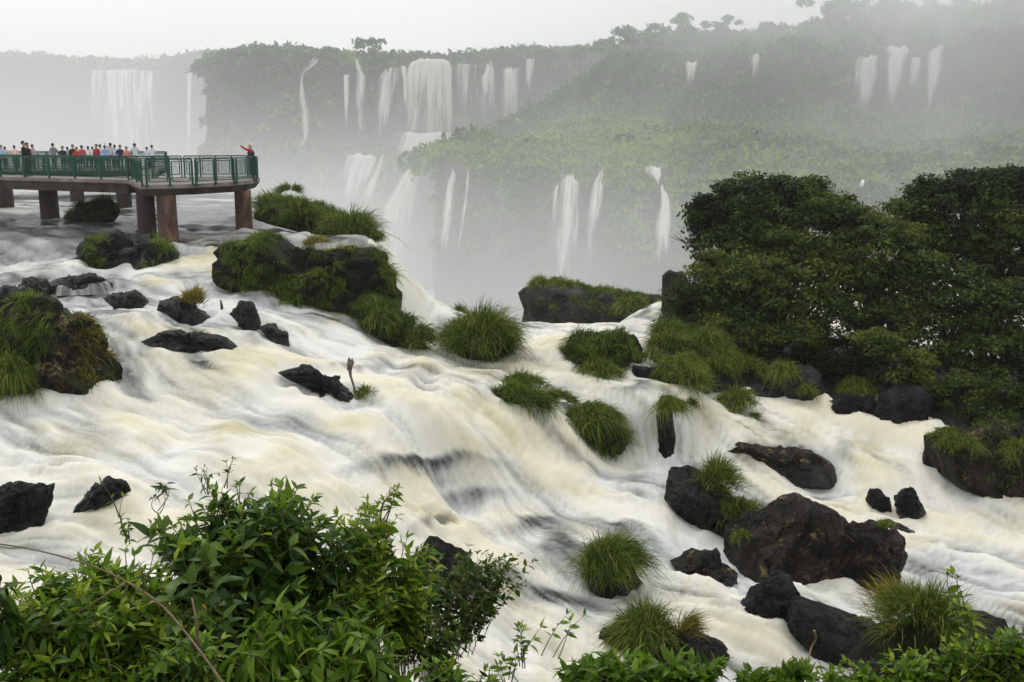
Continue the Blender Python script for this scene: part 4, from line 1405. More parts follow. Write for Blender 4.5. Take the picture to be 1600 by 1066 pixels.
rock('r20', [(1136, 872), (1142, 836), (1170, 814), (1200, 800), (1222, 784), (1250, 778), (1292, 800), (1332, 832), (1372, 886), (1386, 926), (1335, 948), (1280, 926), (1190, 924), (1150, 912)], "giant brown boulder with a yellow lichen streak", 'rock_brown', 0.8, seed=31, base=938, facets=11, rough=0.05)
rock('r21', [(1040, 882), (1080, 862), (1112, 866), (1150, 890), (1165, 916), (1090, 922), (1060, 902)], "low brown rock in the foam against the giant boulder", 'rock_brown', seed=32, big=False)
rock('r22', [(1140, 992), (1158, 946), (1190, 917), (1216, 901), (1236, 905), (1246, 932), (1252, 982), (1200, 1008)], "black craggy upright rock in front of the giant boulder", seed=33, facets=14, rough=0.08)
rock('r23', [(1226, 985), (1240, 938), (1272, 946), (1330, 966), (1400, 990), (1448, 1012), (1444, 1050), (1330, 1064), (1250, 1044)], "long black whale backed rock with water sliding over its end", seed=34, depth=0.6, rough=0.035, facets=6)
rock('r24', [(948, 1004), (975, 985), (1040, 988), (1098, 1004), (1132, 1030), (1140, 1075), (950, 1080)], "black rock carrying a thick grass tuft by the broad leaved plants", seed=35, base=1070)
rock('r25', [(-30, 838), (-14, 778), (30, 765), (80, 768), (76, 800), (50, 826), (20, 843)], "dark slab rock with water running off it at the edge of the river bend", seed=36, lift=0.1)
rock('r26', [(106, 812), (140, 784), (165, 767), (192, 778), (202, 800), (150, 814)], "dark rock half drowned behind the thin curling vine", seed=37, big=False, lift=0.28)
rock('r27', [(636, 880), (676, 850), (720, 860), (752, 906), (735, 945), (660, 935)], "dark mossy rock seen through the small leaved shrub", 'rock_grass', seed=38, big=False)
rock('r31', [(1027, 655), (1032, 622), (1048, 622), (1054, 680), (1053, 738), (1039, 735)], "thin dark rib of rock splitting the two spouts", 'rock', 0.8, seed=39, big=False, d=31.7, rough=0.14, sink=1.5, facets=10)
rock('r32', [(864, 664), (900, 638), (942, 642), (982, 684), (960, 704), (915, 692)], "dark rock at the brink under the trailing grass", 'rock', 0.5, seed=40, big=False)
rock('r33', [(758, 622), (795, 608), (850, 618), (866, 634), (820, 640)], "flat rock under the bushy grass in the middle of the brink", 'rock', 0.5, seed=41, big=False)
rock('r34', [(900, 900), (935, 870), (985, 880), (1000, 910), (970, 925), (930, 918)], "dark stub of rock under the lone mop of grass", 'rock', 0.8, seed=42, big=False)
rock('r35', [(90, 345), (120, 318), (165, 312), (182, 336), (160, 350)], "small dark islet rock under the walkway", 'rock_grass', 0.5, seed=43, big=False)
rock('r36', [(650, 480), (672, 470), (700, 478), (705, 500), (670, 500)], "dim rock in the spray at the foot of the cream side fall", 'rock', 0.6, d=46, seed=44, big=False)
rock('r37', [(560, 478), (590, 470), (640, 498), (680, 545), (620, 545), (575, 510)], "dark toe of rock under the grass below the crag", 'rock_grass', 0.5, seed=45, big=False)
rock('r38', [(690, 560), (700, 520), (750, 500), (800, 520), (800, 560), (745, 572)], "rock buried inside the big dome of grass", 'rock_grass', 0.8, seed=46, big=False)
rock('r5', [(72, 446), (105, 430), (150, 428), (180, 444), (150, 462), (95, 458)], "flat dark ledge with water combing over its edge", 'rock', 0.7, seed=47, big=False, push=0.1)

rock('mound', [(1335, 1030), (1380, 992), (1440, 968), (1510, 960), (1580, 985), (1640, 1090), (1335, 1090)], "dark earth mound under the wide clump of long grass", 'rock_grass', 0.7, d=17.5, seed=60, name="mound", cat="mound", rough=0.05, big=False)
# water piles up white against the rocks
_rm = bpy.data.objects["river"].data
_n = len(_rm.vertices)
_co = np.empty(_n * 3, np.float32)
_rm.vertices.foreach_get("co", _co)
_co = _co.reshape(-1, 3)
_fa = np.empty(_n, np.float32)
_rm.attributes["foam"].data.foreach_get("value", _fa)
_nn = None
for (a_, b_, c_, d_, z_) in WAKES:
    w_ = np.nonzero((np.abs(_co[:, 0] - a_) < c_ * 1.9 + 0.6) & (np.abs(_co[:, 1] - b_) < d_ * 1.9 + 0.8))[0]
    if not len(w_):
        continue
    q_ = _co[w_]
    e_ = np.hypot((q_[:, 0] - a_) / (c_ + 0.05), (q_[:, 1] - b_) / (d_ + 0.05))
    nz_ = vnoise(q_ * np.array([2.6, 2.6, 0]), 71)
    g_ = np.exp(-((e_ - 1.02) / 0.20) ** 2) * np.clip(0.6 + 0.9 * nz_, 0, 1.5)
    _co[w_, 2] += (0.10 * min(1.0, c_) * g_).astype(np.float32)
    _fa[w_] += (0.30 * g_).astype(np.float32)
_rm.vertices.foreach_set("co", _co.ravel())
_rm.attributes["foam"].data.foreach_set("value", np.clip(_fa, 0, 1))
_rm.update()

# ------------------------------------------------------------------ grass
_n0, _n1 = _bp.shape[:2]
_q4 = grid_faces(_n0, _n1)
_t3 = np.concatenate([_q4[:, [0, 1, 2]], _q4[:, [0, 2, 3]]])
_pv = _bp.reshape(-1, 3)
_nz = np.cross(_pv[_t3[:, 1]] - _pv[_t3[:, 0]], _pv[_t3[:, 2]] - _pv[_t3[:, 0]])[:, 2].mean()
ROCKS['bank'] = (_pv, _t3 if _nz > 0 else _t3[:, ::-1], _bo)
gr_ = np.random.default_rng(21)


def blades(root, dirn, ln, width, droop, r, seg=4, tone=0.45, tj=0.2, tipdry=0.1):
    """curved grass blades; root, dirn (N,3), ln (N,)"""
    n = len(root)
    dirn = dirn / (np.linalg.norm(dirn, axis=1, keepdims=True) + 1e-9)
    side = np.cross(dirn, np.array([0, 0, 1.0])) + r.normal(0, 0.35, (n, 3))
    side /= np.linalg.norm(side, axis=1, keepdims=True) + 1e-9
    t = np.linspace(0, 1, seg)
    drp = (droop * r.uniform(0.6, 1.4, n))[:, None, None]
    c = root[:, None] + dirn[:, None] * (ln[:, None, None] * t[None, :, None]) - np.array([0, 0, 1.0]) * (drp * ln[:, None, None] * t[None, :, None] ** 2)
    wv = np.array([0.8, 1.0, 0.85, 0.55, 0.1])[:seg] if seg == 5 else np.array([0.85, 1.0, 0.7, 0.1])
    w = width * r.uniform(0.7, 1.3, n)
    off_ = side[:, None] * (w[:, None] * wv[None])[..., None] / 2
    v = np.stack([c - off_, c + off_], 2).reshape(n, seg * 2, 3)
    base = np.arange(n)[:, None, None] * seg * 2
    k = np.arange(seg - 1)[None, :, None] * 2
    f = (base + k + np.array([0, 1, 3, 2])[None, None]).reshape(-1, 4)
    tn = np.clip(tone + r.normal(0, tj, n)[:, None] + tipdry * t[None] ** 2 - 0.12, 0, 1)
    return v.reshape(-1, 3), f, np.repeat(tn.ravel(), 2).reshape(n, seg * 2).ravel()


from mathutils.bvhtree import BVHTree
_V, _F, _b = [], [], 0
for _k, (_v, _f, _o) in ROCKS.items():
    _V.append(_v)
    _F.append(_f + _b)
    _b += len(_v)
BVH = BVHTree.FromPolygons(np.concatenate(_V).tolist(), np.concatenate(_F).tolist())


def foot(px, py):
    """first rock, bank or water met along the sight line of a photo pixel"""
    a, b = ray(px, py)
    dv = Vector((a, 1.0, b)).normalized()
    loc, nrm, i, dist = BVH.ray_cast(Vector((0, 0, 0)), dv)
    w = hit(px, py)
    if loc is None or loc.y > w[1]:
        return w
    return np.array(loc)


def tuft(px, py, wpx, hpx, label, d=None, n=800, droop=0.55, lean=0.0, tone=0.45, m='grass', group=None, width=0.02, seed=0, lift=0.0, cat="grass tuft", upright=0.0):
    """mop of grass with its foot at the photo pixel (px, py)"""
    r = np.random.default_rng(900 + seed)
    b = P(px, py, d) if d is not None and d > 43 else foot(px, py - 0.08 * hpx)
    dd0 = b[1]
    w, h = wpx / FPX * dd0, hpx / FPX * dd0
    # blades gather in a dozen ragged tussocks
    nt_ = max(6, int(n / 110))
    tr_, ta_ = 0.33 * w * np.sqrt(r.random(nt_)), r.uniform(0, 2 * math.pi, nt_)
    tl_ = r.uniform(0.72, 1.15, nt_)
    wh = r.integers(0, nt_, n)
    sxy = np.stack([tr_[wh] * np.cos(ta_[wh]), tr_[wh] * np.sin(ta_[wh])], 1) + r.normal(0, 0.075 * w, (n, 2))
    rr = np.minimum(np.hypot(sxy[:, 0], sxy[:, 1]), 0.42 * w)
    az = np.arctan2(sxy[:, 1], sxy[:, 0])
    q = rr / (0.42 * w)
    root = np.stack([rr * np.cos(az), rr * np.sin(az) * 0.9, 0.52 * h * (1 - q ** 2) * r.uniform(0.75, 1.0, n)], 1)
    az2 = az + r.normal(0, 0.7, n)
    out = q * r.uniform(0.4, 1.3, n)
    el = np.clip(1.5 - 0.75 * out + r.normal(0, 0.2, n) + upright, 0.15, 1.57)
    dirn = np.stack([np.cos(az2) * np.cos(el) + lean * 1.6, np.sin(az2) * np.cos(el), np.sin(el)], 1)
    ln = (0.75 * h + 0.10 * w) * r.uniform(0.6, 1.18, n) * tl_[wh]
    ln = ln * (1 + 0.35 * np.sin(az * 3 + seed) * np.sin(az * 1.7 + seed * 2.3))
    v, f, tn = blades(root, dirn, ln, width * max(1.0, dd0 / 26), droop, r, 4, tone, 0.24)
    dead = np.repeat(r.random(n) < 0.11, 8)
    tn = np.where(dead, np.clip(0.85 + 0.15 * tn, 0, 1), tn)
    me = mesh_np("grass_tuft", v, f, [M[m]], {'tone': tn}, smooth=False)
    o = link("grass_tuft", me, None, b - np.array([0, 0, 0.05 - lift]))
    tag(o, label, cat, group)
    return o


def coat(key, label, dens, ln, m='grass', up=0.15, mask=0.0, tone=0.45, droop=0.75, seed=0, fq=0.9, width=0.022, zmin=None, side=None, name="grass_cover", xr_=None):
    """thatch of grass growing from the upper faces of a rock"""
    v, f, _ = ROCKS[key]
    r = np.random.default_rng(3000 + seed)
    a, b, c = v[f[:, 0]], v[f[:, 1]], v[f[:, 2]]
    nn = np.cross(b - a, c - a)
    ar = np.linalg.norm(nn, axis=1) / 2
    nn = nn / (2 * ar[:, None] + 1e-12)
    ctr = (a + b + c) / 3
    ms = fbm(ctr * fq + seed, seed + 40, 3)
    ok = (nn[:, 2] > up) & (ms > mask)
    if zmin is not None:
        zt = (ctr[:, 2] - v[:, 2].min()) / (v[:, 2].max() - v[:, 2].min())
        ok &= zt > zmin
    if xr_ is not None:
        ppx = 800 + ctr[:, 0] / ctr[:, 1] * FPX
        ok &= (ppx > xr_[0]) & (ppx < xr_[1])
    ids = np.nonzero(ok)[0]
    if not len(ids):
        return
    if key == 'bank':
        ids = ids[ctr[ids, 2] > tab(TAB, ctr[ids, 0], ctr[ids, 1]) + 0.3]
    n = int(dens * ar[ids].sum())
    pick = r.choice(ids, n, p=ar[ids] / ar[ids].sum())
    u, w = r.random(n), r.random(n)
    s = u + w > 1
    u[s], w[s] = 1 - u[s], 1 - w[s]
    root = a[pick] + (b[pick] - a[pick]) * u[:, None] + (c[pick] - a[pick]) * w[:, None]
    # blades gather in tussocks: lean with a slow noise
    tus = np.stack([vnoise(root * 2.6, seed + 1), vnoise(root * 2.6 + 30, seed + 2), vnoise(root * 2.6 + 60, seed + 3)], 1)
    dirn = nn[pick] * 0.8 + np.array([0, 0, 0.55]) + tus * 0.7 + r.normal(0, 0.22, (n, 3))
    l = ln * r.uniform(0.5, 1.25, n) * (1 + 0.5 * tus[:, 2])
    vv, ff, tn = blades(root, dirn, l, width, droop, r, 4, tone, 0.17)
    tn = np.clip(tn + np.repeat(0.28 * fbm(root * 1.3, seed + 70, 2), 8), 0, 1)
    org = v.mean(0)
    me = mesh_np(name, vv - org, ff, [M[m]], {'tone': tn}, smooth=False)
    return tag(link(name, me, None, org), label, kind="stuff")


coat('bank', "rough grass and ferns over the wooded bank", 50, 0.6, up=0.1, mask=-0.15, tone=0.38, seed=30, width=0.03, name="undergrowth")
coat('moss', "grass hanging over the side of the lichen crusted boulder", 420, 0.55, up=-0.35, mask=0.0, tone=0.42, seed=1, fq=0.55, xr_=(-80, 70))
coat('moss', "dry yellow grass hanging off the shoulder of the lichen crusted boulder", 420, 0.45, 'grass_y', up=-0.2, mask=-0.1, tone=0.35, seed=2, fq=1.2, xr_=(108, 162), zmin=0.4)
coat('r2', "grass clumps on the dark wedge shaped rock", 520, 0.5, up=0.0, mask=-0.1, tone=0.42, seed=3, fq=0.8, xr_=(135, 165))
coat('r2', "shaggy grass on the end of the dark wedge shaped rock", 560, 0.6, up=0.0, mask=-0.3, tone=0.45, seed=4, fq=0.8, xr_=(222, 270))
coat('crag', "thick grass cloaking the massive crag", 420, 0.5, up=-0.15, mask=-0.28, tone=0.46, seed=5, fq=0.75, zmin=0.15)
coat('crag', "tan dry grass on top of the massive crag", 260, 0.45, 'grass_y', up=0.2, mask=0.1, tone=0.4, seed=6, fq=0.9, xr_=(470, 560), zmin=0.6)
coat('isle', "bushy grass over the low islet beyond the crag", 270, 0.6, up=-0.3, mask=-0.5, tone=0.42, seed=7, zmin=0.1)
coat('cliffisle', "grass along the top of the dark cliff jutting into the mist", 200, 0.5, up=0.2, mask=-0.14, tone=0.5, seed=8, fq=0.45, width=0.03, zmin=0.7)
coat('column', "scrappy grass at the foot of the grey rock column", 120, 0.4, up=0.0, mask=0.0, tone=0.45, seed=9, fq=1.0)
coat('grassisle', "grass thatch over the islet in the cream basin", 480, 0.6, up=-0.35, mask=-0.75, tone=0.52, seed=10, zmin=0.05)
coat('bw1', "grass in the clefts of the rock face on the wooded bank", 260, 0.5, up=-0.1, mask=0.0, tone=0.5, seed=11)
coat('r16', "mossy grass on the brown rock shoulder", 160, 0.32, up=0.3, mask=0.05, tone=0.45, seed=12, fq=0.7)
coat('r19', "grass on the shoulder of the black rounded rock", 300, 0.4, up=0.2, mask=0.0, tone=0.5, seed=13, xr_=(1105, 1205))
coat('r20b', "small pale grass sprigs on the leaning boulder", 60, 0.3, 'grass_y', up=0.6, mask=0.25, tone=0.3, seed=14)
coat('r32', "long grass trailing over the rock at the brink", 560, 0.6, up=-0.2, mask=-0.35, tone=0.40, seed=15, xr_=(860, 990))
coat('r33', "bushy grass on the flat rock in the middle of the brink", 700, 0.6, up=-0.2, mask=-0.6, tone=0.40, seed=16)
coat('r35', "weeds on the small islet under the walkway", 260, 0.5, up=-0.2, mask=-0.5, tone=0.35, seed=17)
coat('r37', "dark grass on the toe of rock below the crag", 330, 0.55, up=-0.3, mask=-0.5, tone=0.38, seed=18)
coat('r38', "thick grass forming the big dome in the spray", 320, 0.75, up=-0.4, mask=-1.5, tone=0.42, seed=19, droop=0.6)

TU = [
    (745, 548, 130, 78, "big dome of grass standing in the spray below the side fall", 37.6, 2600, 0.55, 0.03, 0.44, 'grass'),
    (868, 634, 70, 34, "shaggy grass bridging the two halves of the grassy brink", 33, 1100, 0.7, 0.15, 0.42, 'grass'),
    (820, 612, 110, 34, "bushy crest of the grassy brink at its upstream end", 33, 1500, 0.6, 0.1, 0.42, 'grass'),
    (925, 660, 110, 44, "long hair of grass flowing down the lower half of the grassy brink", 32, 1800, 0.8, 0.2, 0.44, 'grass'),
    (1042, 536, 74, 46, "leafy olive tuft at the top of the bank below the rock column", 40, 1100, 0.7, 0, 0.45, 'grass'),
    (1100, 548, 80, 48, "big loose tuft in the middle of the grassy bank slope", 40, 1200, 0.7, 0.05, 0.5, 'grass'),
    (1075, 580, 70, 40, "drooping tuft halfway down the grassy bank slope", 38, 1000, 0.75, 0, 0.56, 'grass'),
    (1118, 596, 70, 44, "dark drooping tuft beside the arching ones on the bank slope", 38, 1000, 0.75, 0, 0.38, 'grass'),
    (1128, 566, 56, 40, "yellow tipped tuft under the pale leaved shrub", 39, 800, 0.7, 0, 0.66, 'grass'),
    (1012, 572, 60, 36, "low tuft where the bank meets the cream basin", 38, 800, 0.7, 0, 0.46, 'grass'),
    (1260, 618, 40, 26, "small tuft wedged against the pale grey boulder", 36, 400, 0.7, 0, 0.5, 'grass'),
    (1480, 690, 60, 30, "short tuft at the near corner of the brown rock shoulder", 31, 600, 0.75, 0, 0.5, 'grass'),
    (720, 500, 36, 28, "small grey green bush just behind the big dome of grass", 45, 500, 0.4, 0, 0.4, 'grass'),
    (597, 512, 66, 40, "dark grass tuft at the lower corner of the crag", 35.6, 1100, 0.6, 0.1, 0.34, 'grass'),
    (648, 542, 70, 44, "long leaning grass tuft between the crag corner and the big dome", 35.8, 1200, 0.6, 0.15, 0.36, 'grass'),
    (303, 482, 42, 36, "round yellow tussock on the dark pointed rock", None, 900, 0.3, 0, 0.55, 'grass_y'),
    (575, 624, 42, 30, "small fresh tuft at the end of the driftwood rock", None, 700, 0.6, 0.12, 0.52, 'grass'),
    (1046, 648, 54, 44, "tuft hanging over the rib of rock between the spouts", 33.0, 900, 0.85, 0.1, 0.55, 'grass'),
    (1120, 770, 76, 66, "tall upright tuft crowning the black rounded rock", 27.4, 1300, 0.45, 0.1, 0.52, 'grass'),
    (1152, 808, 84, 42, "flopped over tuft on the low side of the black rounded rock", 27.0, 1100, 0.75, 0.05, 0.48, 'grass'),
    (950, 902, 108, 92, "lone mop of grass swept over in the middle of the white water", None, 2200, 0.62, 0.16, 0.46, 'grass'),
    (1008, 1004, 112, 82, "thick dark tuft on the black rock by the broad leaved plants", 22.4, 2000, 0.65, -0.05, 0.46, 'grass'),
    (1070, 1010, 66, 66, "thin straw coloured grass leaning off the thick dark tuft", 22.0, 420, 0.5, 0.35, 0.35, 'grass_y'),
    (1440, 985, 150, 90, "wide clump of long grass mixed with straw beside the whale backed rock", 17.5, 1900, 0.45, -0.05, 0.5, 'grass'),
    (1400, 975, 120, 90, "sparse yellow stems sticking out of the long grass", 17.2, 420, 0.35, -0.25, 0.45, 'grass_y'),
    (1160, 842, 40, 22, "small tuft low against the black rounded rock", 26.4, 400, 0.7, 0.1, 0.5, 'grass'),
    (1385, 828, 40, 20, "pale sprig of grass on the low rock behind the giant boulder", None, 350, 0.4, 0, 0.7, 'grass'),
    (1068, 612, 90, 60, "broad arching tuft on the bank above the spouts", 38.0, 1300, 0.6, 0, 0.52, 'grass'),
    (1075, 640, 40, 26, "little dome of grass beside the upper spout", 36.0, 500, 0.6, 0, 0.4, 'grass'),
    (1148, 636, 76, 42, "low rounded dome of grass at the waterline of the wooded bank", 36.0, 1200, 0.65, 0, 0.55, 'grass'),
    (1172, 592, 60, 44, "bright arching tuft above the low rounded dome", 38.5, 900, 0.7, 0, 0.6, 'grass'),
    (1226, 592, 54, 40, "yellowish tuft leaning over the pale grey boulder", 38.0, 800, 0.75, 0, 0.68, 'grass'),
    (1338, 618, 48, 46, "lone tuft drooping in the shade above the broad low boulder", 36.5, 700, 0.8, 0, 0.55, 'grass'),
    (1180, 656, 22, 18, "tiny sprig at the waterline of the wooded bank", 35.2, 200, 0.6, 0, 0.5, 'grass'),
    (1040, 560, 80, 56, "shaggy grass under the rock column", 42.0, 1000, 0.7, 0, 0.42, 'grass'),
    (1050, 590, 60, 44, "dark tuft between the grassy islet and the bank", 39.4, 800, 0.7, 0, 0.42, 'grass'),
    (935, 590, 80, 44, "hanging grass on the water side of the islet in the basin", 39.0, 1100, 0.75, 0, 0.5, 'grass'),
    (1500, 700, 66, 34, "mossy tuft on the brown rock shoulder", 32.4, 700, 0.7, 0, 0.45, 'grass'),
    (1590, 715, 60, 44, "bright tuft at the end of the brown rock shoulder", 32.0, 700, 0.7, 0, 0.6, 'grass'),
    (985, 482, 50, 32, "olive tuft on the side of the cliff jutting into the mist", 48.6, 600, 0.7, 0, 0.45, 'grass'),
    (842, 448, 44, 22, "grass knob at the outer tip of the cliff jutting into the mist", 50.5, 500, 0.5, 0, 0.5, 'grass'),
    (880, 446, 60, 18, "grass ridge on top of the cliff jutting into the mist", 50.8, 500, 0.5, 0, 0.55, 'grass'),
    (22, 600, 66, 70, "long grass hanging beside the lichen crusted boulder", 23.6, 1300, 0.85, 0.05, 0.46, 'grass'),
    (470, 350, 52, 50, "dark round bush in the middle of the islet", 45, 1100, 0.5, 0, 0.34, 'grass'),
    (540, 362, 90, 46, "broad bush sloping down to the fall on the islet", 44.6, 1400, 0.5, 0, 0.44, 'grass'),
    (424, 330, 66, 36, "light bush at the walkway end of the islet", 47.5, 900, 0.5, 0, 0.55, 'grass'),
    (585, 378, 40, 26, "last small bush at the brink of the side fall", 44, 600, 0.5, 0, 0.4, 'grass'),
    (455, 303, 46, 20, "thin grey bush on the far side of the islet", 55, 500, 0.4, 0, 0.4, 'grass'),
    (500, 385, 60, 20, "reddish tan grass on top of the crag", 38.0, 600, 0.5, 0, 0.35, 'grass_y'),
]
for k, (px, py, w, h, lab, d, n, dr, ln, tn, m) in enumerate(TU):
    tuft(px, py, w, h, lab, d, int(n * 1.3), dr * 1.25, ln, tn, m, None, 0.015, k)

# thin curtain of water combing over the flat ledge under the islet
_c = hit(130, 464)[1]
fall_sheet("waterfall", [(P(84, 446, _c + 0.35), P(172, 438, _c + 0.45)), (P(80, 449, _c + 0.12), P(178, 442, _c + 0.2)), (P(76, 463, _c - 0.05), P(184, 459, _c))], [M['fall']], "thin combed curtain of water over the flat dark ledge below the walkway", 24, 40, 0.35, 0.1, 0.05, None, 51, 0.1, 0.0)


def curtain(label, spans, seed, thick=0.35, nc=30, off_=0.15):
    """water curtain lying just proud of the river surface, through photo spans (x0, x1, y)"""
    rows_ = []
    for (x0, x1, y) in spans:
        rows_.append((P(x0, y, hit(x0, y)[1] - off_), P(x1, y, hit(x1, y)[1] - off_)))
    fall_sheet("waterfall", rows_, [M['fall']], label, 30, nc, thick, 0.12, 0.08, None, seed, 0.25, 0.0)


curtain("white curtain dropping on the upstream side of the thin dark rib", [(955, 1026, 612), (962, 1030, 640), (975, 1034, 680), (984, 1038, 726)], 71, 0.25)
curtain("white curtain dropping on the downstream side of the thin dark rib", [(1056, 1092, 634), (1058, 1102, 660), (1058, 1108, 690), (1056, 1112, 722)], 72, 0.25)
curtain("short spout fanning out beside the black rounded rock", [(1018, 1050, 772), (1024, 1062, 795), (1034, 1072, 825), (1040, 1076, 850)], 73, 0.1)

# ------------------------------------------------------------------ trees and bushes on the wooded bank
def crown_mesh(blobs, org, r, csize, per, leaf, tone, tj=0.15, up=0.1, fill=1.0):
    """leaf sprays gathered in clusters over the skin of several lobes"""
    C, RD = [], []
    for (c, rx, ry, rz) in blobs:
        area = 4 * math.pi * ((rx * rz) ** 1.6 / 3 + (rx * ry) ** 1.6 / 3 + (ry * rz) ** 1.6 / 3) ** (1 / 1.6)
        n = max(6, int(fill * area / (csize * csize * 1.5)))
        u = r.normal(0, 1, (n, 3))
        u[:, 2] = u[:, 2] + 0.25
        u /= np.linalg.norm(u, axis=1, keepdims=True)
        k = r.uniform(0.62, 1.08, (n, 1)) * (1 + 0.24 * vnoise(u * 2.3 + c, 3)[:, None])
        C.append(np.array(c) + u * k * np.array([rx, ry, rz]))
        RD.append(csize * r.uniform(0.4, 1.2, n))
    C, RD = np.concatenate(C), np.concatenate(RD)
    tn = np.clip(tone + 0.30 * fbm(C * 0.6, 5, 2) + r.normal(0, 0.12, len(C)), 0, 1)
    n = len(C)
    u = r.normal(0, 1, (n, per, 3))
    u[..., 2] += up
    u /= np.linalg.norm(u, axis=-1, keepdims=True)
    rad = RD[:, None, None] * r.uniform(0.25, 1.05, (n, per, 1)) ** 0.6
    p = C[:, None] + u * rad * np.array([1.2, 1.2, 0.62])
    nrm = u.reshape(-1, 3) * 0.6 + np.array([0, 0, 0.6])
    v, f = leaf_quads(p.reshape(-1, 3), nrm, leaf, r, 0.55)
    # leaves higher in a spray are paler, lower ones darker
    tt = np.clip(tn[:, None] + r.normal(0, tj, (n, per)) + 0.10 * (u[..., 2]), 0, 1)
    return mesh_np("crown", v - org, f, [M['tree_leaf']], {'tone': np.repeat(tt.ravel(), 4)}, smooth=False), C


def bank_tree(name, label, cat, blobs_px, root_px, root_d, tone=0.45, csize=0.62, per=110, leaf=0.085, seed=0, fill=1.0, trunk_r=0.16, group=None, depthf=0.8):
    r = np.random.default_rng(4000 + seed)
    base = P(root_px[0], root_px[1], root_d)
    blobs = []
    for (px, py, rx, ry, d) in blobs_px:
        c = P(px, py, d)
        wx, wz = rx / FPX * d, ry / FPX * d
        blobs.append((c, wx, wx * depthf, wz))
    t = empty(name, base)
    tag(t, label, cat, group)
    me, C = crown_mesh(blobs, base, r, csize, per, leaf, tone, fill=fill)
    link("crown", me, t)
    tb = MB()
    top = np.mean([b[0] for b in blobs], 0) - base
    fork = top * 0.45 + np.array([0, 0, 0.1])
    tb.tube([(0, 0, -0.6), fork * 0.5 + r.normal(0, 0.1, 3), fork], [trunk_r, trunk_r * 0.85, trunk_r * 0.7], 8)
    tb.build("trunk", M['bark'], t, True)
    lm = MB()
    for k in range(min(44, 12 + 4 * len(blobs))):
        q = C[r.integers(len(C))] - base
        m = fork * 0.45 + q * 0.55 + np.array([0, 0, -0.25]) + r.normal(0, 0.15, 3)
        lm.tube([fork * r.uniform(0.7, 1.0), m, q], [trunk_r * 0.45, trunk_r * 0.26, 0.015], 5)
    lm.build("limbs", M['bark'], t, True)
    return t


bank_tree("broad_tree", "round topped dark tree leaning out over the gorge at the end of the wooded bank", "tree",
          [(1215, 325, 95, 38, 44), (1140, 345, 60, 34, 43.5), (1280, 330, 52, 34, 44.5), (1190, 300, 60, 22, 44.5), (1250, 298, 50, 20, 44.5), (1110, 330, 34, 22, 43.5), (1120, 385, 46, 26, 43), (1180, 370, 70, 30, 43)],
          (1210, 600), 42, 0.40, 0.50, 112, 0.086, 1, 1.1, 0.2)
bank_tree("broad_tree", "tallest dark tree of the wooded bank with a heavy domed crown", "tree",
          [(1500, 330, 100, 52, 44), (1590, 318, 90, 54, 44), (1440, 330, 50, 32, 43.5), (1540, 298, 70, 28, 44.5), (1620, 290, 60, 26, 44.5), (1660, 380, 80, 70, 43), (1560, 400, 90, 50, 43), (1470, 385, 60, 36, 43)],
          (1530, 610), 42, 0.36, 0.55, 112, 0.086, 2, 1.1, 0.25)
bank_tree("olive_tree", "olive green tree filling the middle of the wooded bank below the round topped tree", "tree",
          [(1190, 445, 90, 55, 41), (1270, 430, 75, 50, 41.5), (1130, 430, 50, 40, 41.5), (1230, 390, 70, 30, 42), (1170, 400, 50, 28, 42), (1290, 395, 50, 30, 42), (1190, 500, 80, 34, 40.5)],
          (1215, 620), 40.5, 0.60, 0.55, 112, 0.086, 3, 1.05, 0.16)
bank_tree("olive_tree", "dull green tree between the olive tree and the heavy domed one", "tree",
          [(1370, 410, 75, 55, 41), (1420, 450, 70, 50, 40.5), (1340, 470, 70, 50, 40.5), (1390, 366, 50, 28, 42), (1352, 352, 44, 24, 42.2), (1316, 350, 36, 24, 42.2), (1330, 400, 44, 34, 41.5), (1290, 500, 60, 40, 40), (1400, 505, 60, 34, 40)],
          (1370, 630), 40, 0.52, 0.55, 112, 0.086, 4, 1.05, 0.16)
bank_tree("dark_tree", "deep green tree hanging low over the boulders below the heavy domed crown", "tree",
          [(1510, 470, 75, 52, 40), (1590, 490, 80, 60, 39.5), (1460, 530, 55, 44, 39), (1540, 550, 75, 44, 38.5), (1630, 560, 70, 60, 38)],
          (1540, 650), 38.5, 0.42, 0.55, 112, 0.086, 5, 1.05, 0.14)
bank_tree("shrub", "grey green shrub with fine leaves beside the rock column", "shrub",
          [(1095, 460, 46, 36, 42), (1130, 490, 50, 30, 41), (1100, 520, 40, 20, 40.5), (1060, 515, 30, 18, 41), (1070, 495, 34, 26, 42), (1110, 420, 30, 24, 42.5)], (1110, 540), 41.5, 0.50, 0.42, 130, 0.06, 6, 1.0, 0.06)
bank_tree("shrub", "pale leaved shrub above the arching grass tufts", "shrub",
          [(1190, 525, 52, 26, 39.5), (1245, 530, 40, 26, 39.2), (1155, 535, 30, 20, 39.4)], (1195, 585), 39.2, 0.66, 0.40, 120, 0.065, 7, 0.9, 0.05)
bank_tree("shrub", "bright leaved shrub drooping over the stacked boulder", "shrub",
          [(1385, 545, 34, 22, 37.5), (1420, 570, 34, 26, 37), (1440, 605, 24, 22, 36.8), (1360, 530, 24, 16, 37.8)], (1400, 600), 37.4, 0.82, 0.36, 110, 0.07, 8, 0.9, 0.05)
bank_tree("shrub", "dim shrub in the shade above the brown rock shoulder", "shrub",
          [(1500, 620, 46, 34, 36.5), (1570, 630, 50, 40, 36), (1640, 640, 50, 44, 35.5), (1545, 660, 44, 22, 35)], (1540, 675), 36, 0.36, 0.42, 120, 0.065, 9, 0.9, 0.05)
bank_tree("shrub", "shaded undergrowth shrub between the pale grey boulder and the broad low boulder", "shrub",
          [(1300, 560, 50, 34, 39), (1345, 575, 44, 30, 38.6), (1270, 550, 30, 20, 39.2)], (1310, 600), 39, 0.25, 0.42, 110, 0.065, 10, 0.9, 0.05)


